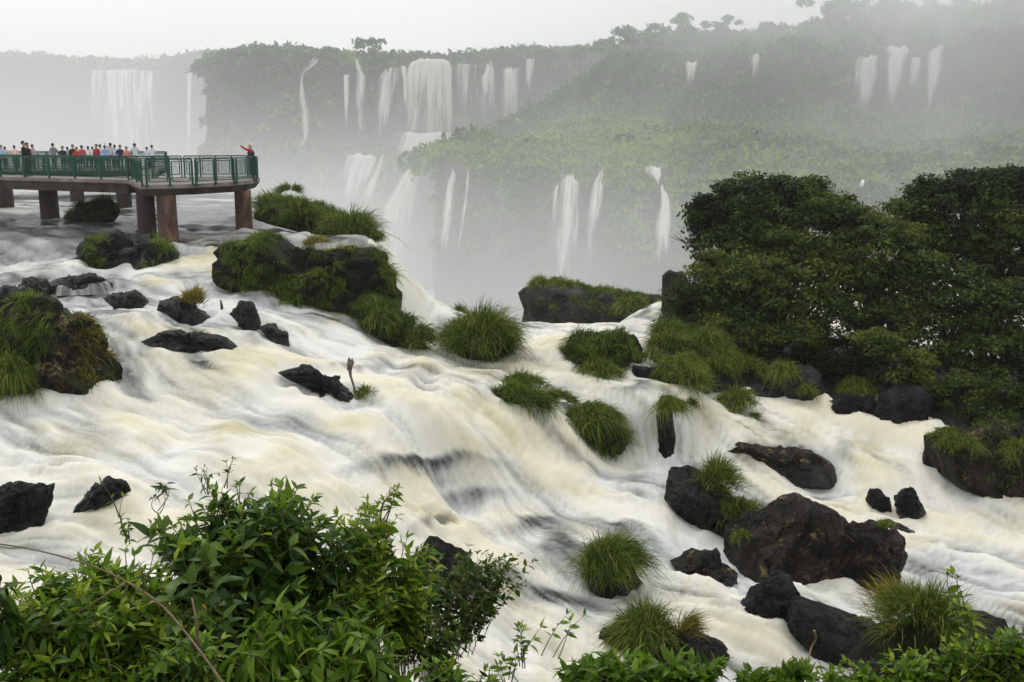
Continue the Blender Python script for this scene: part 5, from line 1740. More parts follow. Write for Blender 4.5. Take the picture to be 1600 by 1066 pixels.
def bare_branch(px, py, d, px2, py2, label, seed, n=9, rad=0.05, name="bare_branch"):
    r = np.random.default_rng(seed)
    a, b = P(px, py, d), P(px2, py2, d + 0.3)
    mb = MB()
    mid = (a + b) / 2 + np.array([0, 0, 0.12])
    pts = [a, mid, b]
    mb.tube([p - a for p in pts], [rad, rad * 0.6, rad * 0.15], 5)
    Ln = np.linalg.norm(b - a)
    for k in range(n):
        t = r.uniform(0.25, 0.95)
        s = a * (1 - t) + b * t + np.array([0, 0, 0.1])
        e = s + (b - a) / Ln * r.uniform(0.15, 0.4) * Ln + r.normal(0, 0.16 * Ln, 3) * np.array([1, 0.5, 1])
        mb.tube([s - a, (s + e) / 2 - a + r.normal(0, 0.03, 3), e - a], [rad * 0.35, rad * 0.22, rad * 0.08], 4)
    o = mb.build(name, M['bark'], None, True, a)
    tag(o, label, "branch")
    return o


bare_branch(1112, 408, 42.5, 1064, 378, "bare grey branch reaching out toward the stepped fall", 1, 10, 0.06)
# driftwood
a0 = P(556, 622, hit(556, 622)[1])
dw = MB()
q = [P(556, 625, a0[1]), P(553, 604, a0[1]), P(548, 588, a0[1] + 0.05), P(546, 575, a0[1])]
dw.tube([x - a0 for x in q], [0.035, 0.03, 0.035, 0.06], 7)
dw.tube([x - a0 for x in (P(546, 578, a0[1]), P(547, 568, a0[1]), P(545, 559, a0[1]))], [0.075, 0.09, 0.02], 7)
dw.tube([x - a0 for x in (P(548, 574, a0[1]), P(551, 566, a0[1]), P(550, 560, a0[1]))], [0.05, 0.05, 0.015], 6)
tag(dw.build("driftwood", M['wood'], None, True, a0), "upright grey driftwood stick with a knobbed end standing on the awash rock", "driftwood")
a1 = P(346, 486, hit(346, 487)[1])
dw = MB()
dw.tube([(0, 0, -0.2), (0.02, 0, 0.15), (-0.01, 0, 0.36)], [0.05, 0.045, 0.02], 6)
tag(dw.build("driftwood", M['wood_dark'], None, True, a1), "short dark stake poking out of the rapids near the yellow tussock", "driftwood")

# ------------------------------------------------------------------ walkway
DZ = -1.77


def DP(px, py):
    p = PZ(px, py, DZ)
    return p


wk = empty("walkway", (0, 0, 0))
c0 = DP(215, 286)
wk.location = (c0[0], c0[1], DZ)
WKO = np.array(wk.location)
tag(wk, "concrete walkway with green railings on pillars standing in the river", "walkway")
near = [DP(-160, 271.5), DP(0, 276.6), DP(200, 281.6), DP(219, 289.6), DP(300, 287.8), DP(365, 284.6), DP(396, 281.2), DP(406, 278.6)]
fx = DP(262, 262.8)


def slab(name, poly, z0, z1, m, inset=0.0):
    n = len(poly)
    v = [np.array([p[0], p[1], z1]) - WKO for p in poly]
    c = np.mean([[p[0], p[1]] for p in poly], 0)
    lo = []
    for p in poly:
        q = np.array([p[0], p[1]])
        dv = c - q
        dv = dv / np.linalg.norm(dv)
        q = q + dv * inset
        lo.append(np.array([q[0], q[1], z0]) - WKO)
    mb = MB()
    mb.v = v + lo
    mb.f = [list(range(n))] + [list(range(2 * n - 1, n - 1, -1))]
    for i in range(n):
        j = (i + 1) % n
        mb.f.append([i, n + i, n + j, j])
    me = bpy.data.meshes.new(name)
    me.from_pydata([tuple(x) for x in mb.v], [], mb.f)
    bm = bmesh.new()
    bm.from_mesh(me)
    bmesh.ops.recalc_face_normals(bm, faces=bm.faces)
    bm.to_mesh(me)
    bm.free()
    me.materials.append(m)
    return link(name, me, wk)


def back(p, q, w):
    """offset away from the viewer, square to p->q"""
    t = (q - p)[:2] / np.linalg.norm((q - p)[:2])
    n = np.array([-t[1], t[0], 0])
    if n[1] < 0:
        n = -n
    return n * w


bl_ = back(near[1], near[2], 2.6)
left_poly = [near[0], near[1], near[2], near[2] + bl_, near[1] + bl_, near[0] + bl_]
slab("deck", left_poly, DZ - 0.16, DZ, M['deck'])
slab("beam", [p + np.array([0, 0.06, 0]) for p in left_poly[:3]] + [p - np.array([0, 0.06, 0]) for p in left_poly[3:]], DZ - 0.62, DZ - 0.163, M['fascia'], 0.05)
bk = [DP(402, 275.8), DP(385, 275.2), DP(290, 276.5), DP(240, 277.0)]
right_poly = [near[2] + np.array([0.003, 0, 0]), near[3], near[4], near[5], near[6], near[7]] + bk + [near[2] + bl_ * 1.0 + np.array([0.003, 0, 0])]
slab("deck", right_poly, DZ - 0.163, DZ - 0.003, M['deck'])
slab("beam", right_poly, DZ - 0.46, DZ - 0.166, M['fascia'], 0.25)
far_poly = [DP(-160, 262.4), DP(60, 262.8), fx, DP(266, 261.6), DP(262, 258.8), DP(60, 258.6), DP(-160, 258.2)]
slab("deck", far_poly, DZ - 0.2, DZ, M['deck'])
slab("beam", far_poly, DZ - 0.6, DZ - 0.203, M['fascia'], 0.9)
ca, cb = DP(205, 277.5), DP(236, 277.2)
link_poly = [ca, cb, DP(248, 263.2), DP(228, 263.0)]
slab("deck", link_poly, DZ - 0.19, DZ - 0.006, M['deck'])
slab("beam", link_poly, DZ - 0.55, DZ - 0.196, M['fascia'], 0.1)


def pillar(px, wpx, d, tone):
    r = wpx / FPX * d / 2
    p = P(px, 300, d)
    zt = DZ - 0.44
    n, k = 24, 7
    zs = np.linspace(zt, -5.4, k)
    v = []
    for i, z in enumerate(zs):
        for a in range(n):
            t = 2 * math.pi * a / n
            v.append((p[0] + r * math.cos(t) * (1 + 0.012 * i), p[1] + r * math.sin(t) * (1 + 0.012 * i), z))
    v = np.array(v) - WKO
    f = []
    for i in range(k - 1):
        for a in range(n):
            b = (a + 1) % n
            f.append([i * n + a, (i + 1) * n + a, (i + 1) * n + b, i * n + b])
    me = mesh_np("pillar", v, np.array(f), [M['pillar']], {'tone': np.full(len(v), tone)})
    link("pillar", me, wk)


for q_ in ((75, 27, 54.5, -0.17), (193, 22, 63, -0.15), (226, 27, 46.4, -0.18), (259, 29, 44.3, 0.05), (379, 25, 48.2, 0.07), (8, 22, 63, -0.12), (120, 20, 70, -0.1), (-70, 27, 56, -0.12)):
    pillar(*q_)

RH = 1.06
UNIT = {}


def rail_run(a, b, n, dense=8):
    """n panels between posts from a to b: frame and wire mesh, a post at each joint"""
    a, b = np.array(a) - WKO, np.array(b) - WKO
    seg = (b - a) / n
    Ls = float(np.linalg.norm(seg))
    key = round(Ls, 2)
    if key not in UNIT:
        w = Ls - 0.16
        fr_ = MB()
        z0, z1 = 0.12, RH - 0.09
        for s in (-1, 1):
            fr_.box((s * (w / 2 - 0.02), 0, (z0 + z1) / 2), (0.04, 0.04, z1 - z0))
        fr_.box((0, 0, z0 - 0.0), (w - 0.08, 0.036, 0.04))
        fr_.box((0, 0, z1), (w - 0.08, 0.036, 0.04))
        fm = fr_.build("railing_panel", M['green'])
        wm = MB()
        nv = max(6, int(w / 0.05))
        for i in range(nv):
            wm.box((-w / 2 + 0.06 + (w - 0.12) * i / (nv - 1), 0, (z0 + z1) / 2), (0.006, 0.006, z1 - z0 - 0.04))
        for i in range(15):
            wm.box((0, 0.0, z0 + 0.06 + (z1 - z0 - 0.12) * i / 14), (w - 0.09, 0.005, 0.006))
        wf = wm.build("wire_mesh", M['green'])
        po = MB().box((0, 0, (RH - 0.02) / 2 - 0.05), (0.075, 0.075, RH + 0.08))
        po.box((0, 0.0, -0.02), (0.13, 0.13, 0.06))
        pf = po.build("post", M['green'])
        UNIT[key] = (fm.data, wf.data, pf.data)
        for o in (fm, wf, pf):
            bpy.data.objects.remove(o)
    fm, wf, pf = UNIT[key]
    rz = math.atan2(seg[1], seg[0])
    for i in range(n):
        c = a + seg * (i + 0.5)
        p = link("railing_panel", fm, wk, c)
        p.rotation_euler = (0, 0, rz)
        link("wire_mesh", wf, p)
    for i in range(n + 1):
        p = link("post", pf, wk, a + seg * i)
        p.rotation_euler = (0, 0, rz)
    hr = MB().bar(a + np.array([0, 0, RH]), b + np.array([0, 0, RH]), 0.07, 0.06)
    hr.build("handrail", M['green'], wk)


ins = np.array([0, 0.10, 0])
rail_run(near[0] + ins, near[1] + ins, 5)
rail_run(near[1] + ins, near[2] + ins, 5)
rail_run(near[2] + ins * 1.0 + np.array([0.15, 0, 0]), near[3] + ins + np.array([0.05, 0, 0]), 2)
rail_run(near[3] + ins + np.array([0.25, 0, 0]), near[4] + ins, 2)
rail_run(near[4] + ins + np.array([0.16, 0, 0]), near[5] + ins, 2)
rail_run(near[5] + ins + np.array([0.12, 0, 0]), near[6] + ins, 1)
rail_run(near[6] + ins + np.array([0.1, 0.05, 0]), near[7] + np.array([-0.1, 0, 0]), 1)
rail_run(near[7] + np.array([-0.15, 0.1, 0]), bk[1] + np.array([0.2, -0.15, 0]), 1)
rail_run(bk[1] + np.array([0.1, -0.15, 0]), bk[2] - ins, 4)
rail_run(bk[2] - ins - np.array([0.15, 0, 0]), bk[3] - ins, 2)
rail_run(left_poly[5] - ins, left_poly[3] - ins, 8)
rail_run(far_poly[1] + ins, far_poly[2] + ins + np.array([-0.1, 0, 0]), 8)
rail_run(far_poly[0] + ins, far_poly[1] + ins, 7)
rail_run(far_poly[2] + np.array([-0.08, 0.2, 0]), far_poly[4] + np.array([-0.08, -0.2, 0]), 3)
rail_run(far_poly[4] - ins, far_poly[6] - ins, 16)

# ------------------------------------------------------------------ people
POSES = {
    'stand': {'eL': (-.24, .0, 1.13), 'hL': (-.25, -.06, .88), 'eR': (.24, 0, 1.13), 'hR': (.25, -.06, .88)},
    'camera': {'eL': (-.26, -.16, 1.22), 'hL': (-.07, -.30, 1.52), 'eR': (.26, -.16, 1.22), 'hR': (.07, -.30, 1.52)},
    'lean': {'eL': (-.25, -.16, 1.17), 'hL': (-.20, -.40, 1.10), 'eR': (.25, -.16, 1.17), 'hR': (.20, -.40, 1.10)},
    'wave': {'eL': (-.24, .0, 1.13), 'hL': (-.2, -.14, .92), 'eR': (.34, -.06, 1.5), 'hR': (.36, -.12, 1.78)},
    'point': {'eL': (-.24, .0, 1.13), 'hL': (-.22, -.12, .9), 'eR': (.26, -.26, 1.48), 'hR': (.26, -.50, 1.66)},
}
BODY = {}


def body(pose):
    if pose in BODY:
        return BODY[pose]
    p = POSES[pose]
    J = {'pel': (0, 0, .95), 'wst': (0, .0, 1.1), 'che': (0, .01, 1.32), 'nek': (0, 0, 1.47), 'jaw': (0, -.02, 1.56), 'hed': (0, -.01, 1.64), 'top': (0, .0, 1.70),
         'sL': (-.17, 0, 1.40), 'sR': (.17, 0, 1.40), 'eL': p['eL'], 'eR': p['eR'], 'hL': p['hL'], 'hR': p['hR'],
         'iL': (-.09, 0, .9), 'iR': (.09, 0, .9), 'kL': (-.10, -.02, .5), 'kR': (.10, -.02, .5), 'aL': (-.10, .02, .09), 'aR': (.10, .02, .09), 'tL': (-.11, -.13, .04), 'tR': (.11, -.13, .04)}
    Rr = {'pel': .15, 'wst': .135, 'che': .16, 'nek': .06, 'jaw': .075, 'hed': .095, 'top': .07, 'sL': .085, 'sR': .085, 'eL': .05, 'eR': .05, 'hL': .045, 'hR': .045,
          'iL': .1, 'iR': .1, 'kL': .07, 'kR': .07, 'aL': .05, 'aR': .05, 'tL': .045, 'tR': .045}
    E = [('pel', 'wst'), ('wst', 'che'), ('che', 'nek'), ('nek', 'jaw'), ('jaw', 'hed'), ('hed', 'top'), ('che', 'sL'), ('sL', 'eL'), ('eL', 'hL'), ('che', 'sR'), ('sR', 'eR'), ('eR', 'hR'),
         ('pel', 'iL'), ('iL', 'kL'), ('kL', 'aL'), ('aL', 'tL'), ('pel', 'iR'), ('iR', 'kR'), ('kR', 'aR'), ('aR', 'tR')]
    ks = list(J)
    me = bpy.data.meshes.new("person")
    me.from_pydata([J[k] for k in ks], [(ks.index(a), ks.index(b)) for a, b in E], [])
    o = link("person", me)
    sk = o.modifiers.new("skin", 'SKIN')
    for i, k in enumerate(ks):
        sv = me.skin_vertices[0].data[i]
        rr = Rr[k]
        sv.radius = (rr * (1.0 if k not in ('pel', 'wst', 'che') else 1.1), rr * (1.0 if k not in ('pel', 'wst', 'che') else 0.8))
        sv.use_root = (k == 'pel')
    su = o.modifiers.new("sub", 'SUBSURF')
    su.levels = su.render_levels = 1
    dg = bpy.context.evaluated_depsgraph_get()
    m2 = bpy.data.meshes.new_from_object(o.evaluated_get(dg))
    bpy.data.objects.remove(o)
    m2.name = "person"
    m2.materials.clear()
    for k in ('cloth', 'trouser', 'skin', 'hair'):
        m2.materials.append(M[k])
    hl, hr = np.array(J['hL']), np.array(J['hR'])
    for pl in m2.polygons:
        c = np.array(pl.center)
        if min(np.linalg.norm(c - hl), np.linalg.norm(c - hr)) < 0.085 or (c[2] > 1.475 and abs(c[0]) < 0.13 and abs(c[1]) < 0.14):
            pl.material_index = 2
        elif c[2] < 0.09:
            pl.material_index = 3
        elif c[2] < 0.93:
            pl.material_index = 1
        else:
            pl.material_index = 0
        pl.use_smooth = True
    # hair cap, nose
    hv, hf = ICO4[0][ICO4[0][:, 2] > -9].copy(), ICO4[1]
    keepf = (ICO4[0][hf][:, :, 2].mean(1) + ICO4[0][hf][:, :, 1].mean(1) * 0.9 > 0.05)
    used = np.unique(hf[keepf])
    mp = -np.ones(len(hv), int)
    mp[used] = np.arange(len(used))
    hm_ = mesh_np("hair", hv[used] * np.array([.098, .108, .115]) + np.array([0, .005, 1.665]), mp[hf[keepf]], [M['hair']])
    BODY[pose] = (m2, hm_)
    return BODY[pose]


def person(px, py_head, d, rz, pose, color, label, group="visitors standing on the far platform", cap=False, scale=1.0):
    bm_, hm_ = body(pose)
    top = P(px, py_head, d)
    o = link("person", bm_, None, (top[0], top[1], DZ + 0.004))
    o.rotation_euler = (0, 0, R(rz))
    sc = scale
    o.scale = (sc, sc, sc)
    o.color = (*color, 1)
    tag(o, label, "person", group)
    h = link("cap" if cap else "hair", hm_, o)
    if cap:
        h.data = hm_.copy()
        h.data.materials.clear()
        h.data.materials.append(M['capw'])
    return o


CR = [
    (1, 226, 66, 20, 'stand', (.35, .5, .75), "person in a light blue top, first at the cut off end of the far platform"),
    (7, 228, 67, 160, 'camera', (.65, .45, .42), "person in a pale pink top next to the light blue one"),
    (22, 228, 70, 190, 'stand', (.75, .55, .5), "person in a pale peach top standing apart near the end of the platform"),
    (50, 224, 66, 150, 'stand', (.38, .3, .36), "person in a mauve grey jacket behind the dark clad walkers"),
    (82, 224, 66, 180, 'lean', (.2, .2, .22), "person in a grey hooded coat standing alone on the far platform"),
    (97, 228, 61, 10, 'lean', (.03, .035, .04), "person in a black coat leaning at the railing beside the red jackets"),
    (105, 230, 67, 170, 'camera', (.3, .42, .55), "person in a dusty blue top half hidden behind the black coat"),
    (113, 226, 62, 30, 'stand', (.05, .03, .03), "person in a very dark top behind the brightest red jacket"),
    (119, 228, 61, 0, 'lean', (.5, .05, .05), "person in the brightest red jacket at the platform railing"),
    (127, 227, 66, 200, 'stand', (.42, .1, .12), "person in a faded red top behind the brightest red jacket"),
    (137, 227, 70, 180, 'wave', (.7, .7, .68), "person in white raising an arm between the red tops"),
    (144, 229, 70, 170, 'camera', (.65, .66, .66), "person in a whitish rain poncho before the purple and red figure"),
    (150, 225, 62, 340, 'stand', (.38, .05, .09), "person in a crimson jacket with dark hair in the middle of the crowd"),
    (156, 227, 69, 180, 'stand', (.62, .64, .66), "person in a light grey poncho just past the crimson jacket"),
    (163, 226, 68, 185, 'camera', (.25, .42, .7), "person in a clear blue poncho holding up a camera"),
    (168, 229, 70, 170, 'stand', (.4, .55, .78), "person in a paler blue poncho beside the clear blue one"),
    (172, 224, 70, 200, 'wave', (.6, .5, .46), "person in beige with an arm up behind the blue ponchos"),
    (179, 228, 70, 180, 'stand', (.5, .6, .72), "person in an icy blue top between the blue ponchos and the purple coat"),
    (187, 227, 63, 10, 'lean', (.05, .03, .09), "person in a dark purple coat at the platform railing"),
    (197, 229, 62, 0, 'stand', (.62, .25, .2), "person in an orange pink top next to the purple coat"),
    (210, 226, 66, 200, 'camera', (.6, .64, .68), "person in a white and slate top holding a camera up, apart from the crowd"),
    (229, 228, 68, 180, 'stand', (.62, .66, .72), "person in a white top, the bigger of the last pair on the platform"),
    (237, 229, 69, 190, 'camera', (.68, .7, .72), "person in a white top with hands raised, the last of the crowd"),
]
for (px, py, d, rz, pose, col, lab) in CR:
    top = P(px, py, d)
    person(px, py, d, rz, pose, col, lab, scale=max(0.86, min(1.08, (top[2] - DZ) / 1.77)) * random.uniform(0.95, 1.05))
person(36, 222, 53.6, 100, 'stand', (.015, .016, .02), "person in a bulky black jacket walking behind the near railing", "visitors walking behind the near railing", scale=1.03)
person(42, 226, 54.0, 80, 'stand', (.03, .015, .03), "person in a dark plum jacket walking close behind the black jacket", "visitors walking behind the near railing", scale=0.98)
pp = person(391, 226, 50.6, -75, 'point', (.42, .035, .03), "person in a white cap and red sleeves pointing at the falls from the walkway corner", None, True, 0.97)
vest = MB()
vest.tube([(0, 0.005, 0.94), (0, 0.005, 1.1), (0, 0.012, 1.3), (0, 0.01, 1.43)], [0.215, 0.205, 0.215, 0.13], 14, False)
vo = vest.build("vest", M['trouser'], pp, True)
vo.scale = (1.0, 0.86, 1.0)

# ------------------------------------------------------------------ shrubs on the near bank
def leaf_shape(wr=0.38, droop=0.25, fold=0.18, wave=0.0, n=5, tipw=1.0):
    """unit leaf along +x, surface up +z; returns verts, quads"""
    t = np.linspace(0, 1, n)
    w = wr * 0.5 * np.sin(math.pi * np.clip(t, 0, 1) ** 0.8) ** 0.85 * (1 - 0.25 * t * tipw)
    w[0], w[-1] = 0.012, 0.004
    z = -droop * t ** 2
    v = []
    for i in range(n):
        zz = z[i] + wave * math.sin(i * 2.1)
        v += [(t[i], -w[i], zz + fold * w[i] * 1.6), (t[i], 0, zz), (t[i], w[i], zz + fold * w[i] * 1.6)]
    f = []
    for i in range(n - 1):
        b = i * 3
        f += [(b, b + 1, b + 4, b + 3), (b + 1, b + 2, b + 5, b + 4)]
    return np.array(v), np.array(f)


def frame_of(dirn, r, roll=0.5, up=None):
    d = dirn / (np.linalg.norm(dirn, axis=1, keepdims=True) + 1e-9)
    u = np.array([0, 0, 1.0]) + r.normal(0, roll, d.shape)
    s = np.cross(u, d)
    s /= np.linalg.norm(s, axis=1, keepdims=True) + 1e-9
    nrm = np.cross(d, s)
    return d, s, nrm


def shrub(name, label, blobs_px, root, leaf_len, mat_key, shoots=90, per=12, wr=0.38, droop=0.3, hang=0.25, tone=0.45, seed=0, cat="shrub", spread=1.0, stem_r=0.008,
          sing=300, tip_bright=0.25, upright=0.0, fold=0.2, t0=0.3, stem_mat='stem', inner=0.45, lift=0.25):
    r = np.random.default_rng(7000 + seed)
    base = P(*root)
    t = empty(name, base)
    tag(t, label, cat)
    Bc = [(P(px, py, d), rx / FPX * d, rx / FPX * d * 0.8, ry / FPX * d) for (px, py, rx, ry, d) in blobs_px]
    wts = np.array([b[1] * b[3] for b in Bc])
    wts = wts / wts.sum()
    lp, ld, ls, lt = [], [], [], []
    sm = MB()
    for k in range(shoots):
        c, rx, ry, rz = Bc[r.choice(len(Bc), p=wts)]
        u = r.normal(0, 1, 3)
        u[2] += lift
        u /= np.linalg.norm(u)
        u *= r.uniform(inner, 1.05)
        tip = c + u * np.array([rx, ry, rz])
        org = c * 0.62 + base * 0.38 + r.normal(0, 0.25, 3) * np.array([rx, ry, rz])
        org[2] = min(org[2], c[2] - rz * 0.5)
        mid = (org + tip) / 2 + np.array([0, 0, 0.12 * np.linalg.norm(tip - org)]) + r.normal(0, 0.04, 3)
        tt = np.linspace(0, 1, 7)[:, None]
        cv = (1 - tt) ** 2 * org + 2 * tt * (1 - tt) * mid + tt ** 2 * tip
        sm.tube([x - base for x in cv], np.linspace(stem_r, stem_r * 0.3, 7), 3, False)
        m = int(per * r.uniform(0.7, 1.25))
        ts = np.sort(r.uniform(t0, 1.0, m))
        ts[-3:] = (0.96, 0.98, 1.0)
        az0 = r.uniform(0, 6.28)
        for q, s in enumerate(ts):
            p = (1 - s) ** 2 * org + 2 * s * (1 - s) * mid + s * s * tip
            ax = 2 * (1 - s) * (mid - org) + 2 * s * (tip - mid)
            ax /= np.linalg.norm(ax)
            a = az0 + q * 2.4
            e1 = np.cross(ax, [0.3, 0.2, 1.0])
            e1 /= np.linalg.norm(e1)
            e2 = np.cross(ax, e1)
            rad_ = e1 * math.cos(a) + e2 * math.sin(a)
            dv = ax * (0.45 + 0.7 * (s > 0.95)) + rad_ * 0.9 + np.array([0, 0, -hang + upright]) + r.normal(0, 0.18, 3)
            lp.append(p)
            ld.append(dv)
            ls.append(leaf_len * r.uniform(0.6, 1.15) * (0.72 if s > 0.95 else 1.0))
            lt.append(tone + r.normal(0, 0.13) + tip_bright * max(0, s - 0.7) / 0.3 * r.uniform(0.3, 1.2))  # tone rises towards the shoot tip
    sm.build("stems", M[stem_mat], t, True)
    lp, ld, ls, lt = np.array(lp), np.array(ld), np.array(ls), np.clip(np.array(lt), 0, 1)
    d, s, nn = frame_of(ld, r, 0.45)
    # template leaves in a few bends and tones
    shapes = [leaf_shape(wr, droop * x, fold, 0.0) for x in (0.4, 1.0, 1.7)]
    tones = (0.12, 0.3, 0.45, 0.6, 0.78, 0.95)
    tmpl = {}
    order = np.argsort(lp[:, 1] - 0.35 * lp[:, 2])
    n1 = min(sing, len(lp))
    for i in order[:n1]:
        a = int(r.integers(3))
        b = int(np.argmin([abs(lt[i] - x) for x in tones]))
        if (a, b) not in tmpl:
            v, f = shapes[a]
            tmpl[a, b] = mesh_np("leaf", v, f, [M[mat_key]], {'tone': np.full(len(v), tones[b])})
        o = bpy.data.objects.new("leaf", tmpl[a, b])
        COL.objects.link(o)
        o.parent = t
        L3 = ls[i]
        mt = Matrix(((d[i][0] * L3, s[i][0] * L3, nn[i][0] * L3, lp[i][0] - base[0]), (d[i][1] * L3, s[i][1] * L3, nn[i][1] * L3, lp[i][1] - base[1]),
                     (d[i][2] * L3, s[i][2] * L3, nn[i][2] * L3, lp[i][2] - base[2]), (0, 0, 0, 1)))
        o.matrix_local = mt
    rest = order[n1:]
    if len(rest):
        V, F, T, b = [], [], [], 0
        for a in range(3):
            ids = rest[a::3]
            v, f = shapes[a]
            q = lp[ids][:, None] - base + (v[None, :, :1] * d[ids][:, None] + v[None, :, 1:2] * s[ids][:, None] + v[None, :, 2:] * nn[ids][:, None]) * ls[ids][:, None, None]
            V.append(q.reshape(-1, 3))
            F.append((f[None] + (np.arange(len(ids)) * len(v))[:, None, None]).reshape(-1, 4) + b)
            T.append(np.repeat(lt[ids], len(v)))
            b += len(ids) * len(v)
        fo = link("foliage", mesh_np("foliage", np.concatenate(V), np.concatenate(F), [M[mat_key]], {'tone': np.concatenate(T)}), t)
        fo['kind'] = "stuff"
    return t


big_sh = shrub("leafy_shrub", "dense dark shrub with long pointed leaves filling the middle of the near thicket",
               [(400, 850, 150, 95, 5.8), (330, 900, 130, 90, 5.6), (500, 890, 110, 100, 5.8), (440, 800, 80, 50, 6.0), (310, 830, 90, 45, 5.9), (420, 960, 160, 70, 5.4), (360, 770, 40, 30, 6.0), (400, 1040, 220, 60, 5.0), (450, 1000, 200, 60, 5.2)],
               (410, 1180, 5.2), 0.115, 'leaf', 380, 19, 0.43, 0.35, 0.25, 0.30, 1, tip_bright=0.5, stem_r=0.009)
shrub("leafy_shrub", "few stemmed shrub of large broad dark leaves growing up through the dense thicket",
      [(280, 835, 60, 40, 5.7), (380, 880, 120, 70, 5.5), (470, 830, 60, 40, 5.8), (300, 960, 120, 60, 5.1)], (350, 1180, 5.3), 0.165, 'leaf_dark', 60, 9, 0.52, 0.35, 0.3, 0.55, 31, tip_bright=0.3)
lf = bpy.data.objects.new("leaf", mesh_np("leaf", *leaf_shape(0.45, 0.3, 0.2), [M['dry_leaf']]))
COL.objects.link(lf)
lf.parent = big_sh
lf.location = P(316, 945, 4.5) - P(410, 1180, 5.2)
lf.rotation_euler = (0.6, 0.9, 0.8)
lf.scale = (0.055,) * 3
lf['label'] = "single withered orange leaf"
shrub("leafy_shrub", "yellow green twiggy shrub rising at the river side of the thicket",
      [(570, 830, 60, 60, 6.2), (620, 880, 70, 60, 6.2), (545, 870, 70, 70, 6.0), (640, 950, 60, 60, 6.0), (560, 940, 80, 60, 5.8)], (590, 1180, 5.6), 0.085, 'leaf', 240, 18, 0.42, 0.25, 0.15, 0.6, 2, stem_r=0.006, tip_bright=0.3)
shrub("drooping_shrub", "pale shrub with big limp hanging leaves under the dark shrub",
      [(440, 975, 55, 40, 4.7), (410, 1020, 60, 40, 4.6), (560, 1000, 60, 40, 4.7), (590, 1050, 60, 30, 4.6), (500, 1050, 80, 40, 4.5), (640, 1060, 50, 30, 4.7)], (500, 1200, 4.4), 0.15, 'leaf_light', 100, 11, 0.40, 0.75, 1.1, 0.36, 3, upright=0.0, tip_bright=0.2, fold=0.3)
shrub("small_leaved_shrub", "thin shrub of tiny leaves reaching out over the white water",
      [(690, 900, 70, 55, 6.6), (750, 880, 50, 40, 6.7), (790, 872, 36, 16, 6.8), (720, 960, 60, 50, 6.4), (680, 1010, 60, 60, 6.0), (760, 940, 40, 20, 6.6), (640, 930, 80, 60, 6.2), (800, 880, 40, 18, 6.8), (770, 905, 60, 30, 6.7)], (640, 1180, 5.8), 0.072, 'leaf_dark', 170, 14, 0.5, 0.25, 0.2, 0.62, 4, stem_r=0.0035, stem_mat='twig', t0=0.3, inner=0.3)
shrub("leafy_shrub", "low mixed green shrub spreading at the cut off corner of the thicket",
      [(120, 965, 120, 70, 4.9), (70, 930, 70, 50, 5.1), (30, 985, 60, 50, 4.9), (140, 900, 60, 40, 5.3), (210, 905, 80, 50, 5.3), (60, 1040, 90, 50, 4.7), (230, 1000, 90, 70, 5.0), (180, 950, 80, 50, 5.1), (300, 1040, 90, 50, 4.6), (150, 1060, 160, 40, 4.7)], (150, 1220, 4.6), 0.10, 'leaf', 400, 17, 0.38, 0.3, 0.2, 0.38, 5, tip_bright=0.4)
shrub("sapling", "dark sapling with limp leaves at the very edge of the thicket",
      [(2, 930, 18, 40, 4.6), (-20, 960, 30, 50, 4.6)], (-10, 1150, 4.5), 0.13, 'leaf_dark', 16, 8, 0.42, 0.6, 0.9, 0.4, 6)
shrub("sprig", "leafy sprig curling up out of the thicket before the half drowned rock",
      [(196, 800, 10, 40, 5.7), (170, 748, 16, 14, 5.7)], (205, 900, 5.6), 0.06, 'leaf_light', 6, 7, 0.45, 0.3, 0.3, 0.4, 7, stem_r=0.005, cat="plant", inner=0.7)
shrub("sprig", "small upright sprig with five dark leaves beside the curling sprig",
      [(246, 765, 8, 12, 5.8)], (250, 860, 5.7), 0.07, 'leaf_dark', 3, 7, 0.4, 0.4, 0.4, 0.4, 8, stem_r=0.004, cat="plant", t0=0.7, inner=0.8)
shrub("sprig", "feathery dark sprig standing above the top of the thicket",
      [(322, 738, 26, 10, 6.0), (365, 722, 12, 6, 6.0)], (330, 830, 5.9), 0.04, 'leaf_dark', 8, 9, 0.34, 0.3, 0.2, 0.4, 9, stem_r=0.004, cat="plant", t0=0.55, inner=0.8)
shrub("sprig", "long leafy shoot slanting up from the yellow green shrub",
      [(618, 775, 12, 20, 6.1)], (560, 880, 6.0), 0.06, 'leaf_light', 5, 11, 0.42, 0.3, 0.2, 0.5, 10, stem_r=0.005, cat="plant", inner=0.8, stem_mat='twig')
shrub("broad_leaved_plant", "clump of broad glossy pointed leaves before the black rock with the tuft",
      [(960, 1050, 80, 24, 4.6), (1040, 1050, 70, 24, 4.6), (1105, 1052, 40, 22, 4.6), (900, 1056, 36, 18, 4.6)], (1000, 1180, 4.5), 0.105, 'leaf_light', 80, 9, 0.46, 0.45, -0.1, 0.24, 11, upright=0.35, tip_bright=0.15, cat="plant", fold=0.35)
shrub("broad_leaved_plant", "smaller clump of broad leaves under the whale backed rock",
      [(1180, 1062, 36, 14, 4.6), (1235, 1056, 40, 18, 4.6)], (1210, 1160, 4.5), 0.095, 'leaf_light', 36, 8, 0.46, 0.45, -0.1, 0.24, 12, upright=0.35, tip_bright=0.15, cat="plant", fold=0.35)
shrub("bramble", "tangle of toothed bramble leaves sloping up to the corner beside the long grass",
      [(1340, 1062, 70, 16, 5.0), (1430, 1048, 70, 24, 5.0), (1520, 1030, 70, 40, 5.0), (1590, 1020, 60, 44, 4.9), (1290, 1060, 40, 10, 5.0)], (1450, 1200, 4.8), 0.062, 'leaf', 260, 14, 0.55, 0.2, 0.1, 0.42, 13, tip_bright=0.25, cat="shrub")
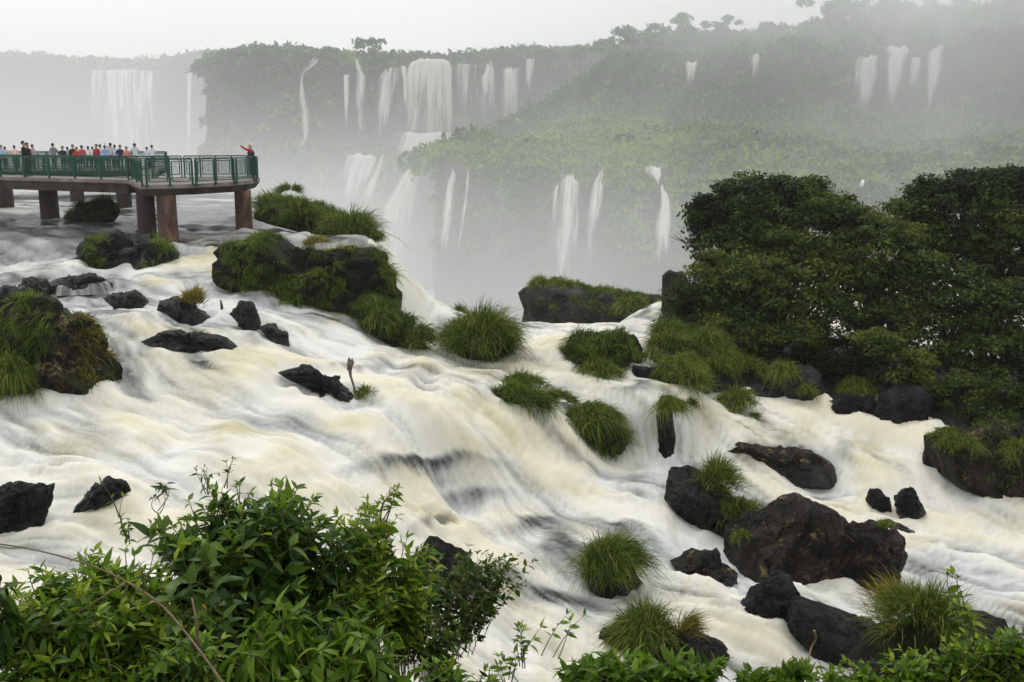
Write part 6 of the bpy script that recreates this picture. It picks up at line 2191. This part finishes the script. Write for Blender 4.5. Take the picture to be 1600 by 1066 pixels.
shrub("sapling", "slender sapling with heart shaped leaves standing against the channel",
      [(1490, 915, 14, 30, 6.2), (1505, 960, 24, 20, 6.2)], (1530, 1060, 6.2), 0.085, 'leaf', 7, 8, 0.62, 0.3, 0.1, 0.62, 14, stem_r=0.006, inner=0.8)
shrub("sprig", "thin branching sprig with paired leaves in front of the dark water sheet",
      [(830, 985, 30, 14, 5.6), (900, 962, 26, 10, 5.6), (800, 1030, 30, 24, 5.5)], (800, 1130, 5.4), 0.075, 'leaf', 16, 7, 0.42, 0.25, 0.15, 0.62, 15, stem_r=0.004, cat="plant", t0=0.4, inner=0.7)
shrub("sprig", "low bushy sprig of pointed leaves at the river end of the thicket",
      [(690, 1050, 50, 24, 4.9), (770, 1058, 30, 14, 4.9)], (700, 1160, 4.8), 0.08, 'leaf', 30, 9, 0.4, 0.3, 0.2, 0.5, 16, cat="plant")


def stem(pts, rad, label, branches=()):
    a = P(*pts[0])
    q = np.array([P(*x) for x in pts])
    t = np.linspace(0, 1, len(q))
    tt = np.linspace(0, 1, 22)
    c = np.stack([np.interp(tt, t, q[:, i]) for i in range(3)], 1)
    for _ in range(3):
        c[1:-1] = (c[:-2] + 2 * c[1:-1] + c[2:]) / 4
    mb = MB()
    mb.tube(c - a, np.linspace(rad * 0.5, rad, 22), 6)
    for b in branches:
        w = np.array([P(*x) for x in b])
        mb.tube(w - a, np.linspace(rad * 0.7, rad * 0.3, len(w)), 5)
    o = mb.build("dead_cane", M['twig'], None, True, a)
    tag(o, label, "branch")


stem([(-30, 846, 4.6), (60, 858, 4.6), (160, 888, 4.55), (215, 918, 4.5), (255, 945, 4.45), (300, 1000, 4.3), (345, 1062, 4.1), (380, 1120, 4.0)], 0.0065, "long bare brown stem arching across the thicket",
     [[(195, 912, 4.5), (140, 945, 4.5), (82, 985, 4.5)], [(225, 925, 4.5), (222, 890, 4.45), (214, 880, 4.45)]])
stem([(300, 935, 4.5), (306, 965, 4.4), (310, 1010, 4.4)], 0.008, "short pale broken stalk in the middle of the thicket")
stem([(1262, 1035, 5.0), (1268, 1010, 5.1), (1276, 1000, 5.1), (1272, 985, 5.1)], 0.008, "pale crooked twig hanging before the whale backed rock")
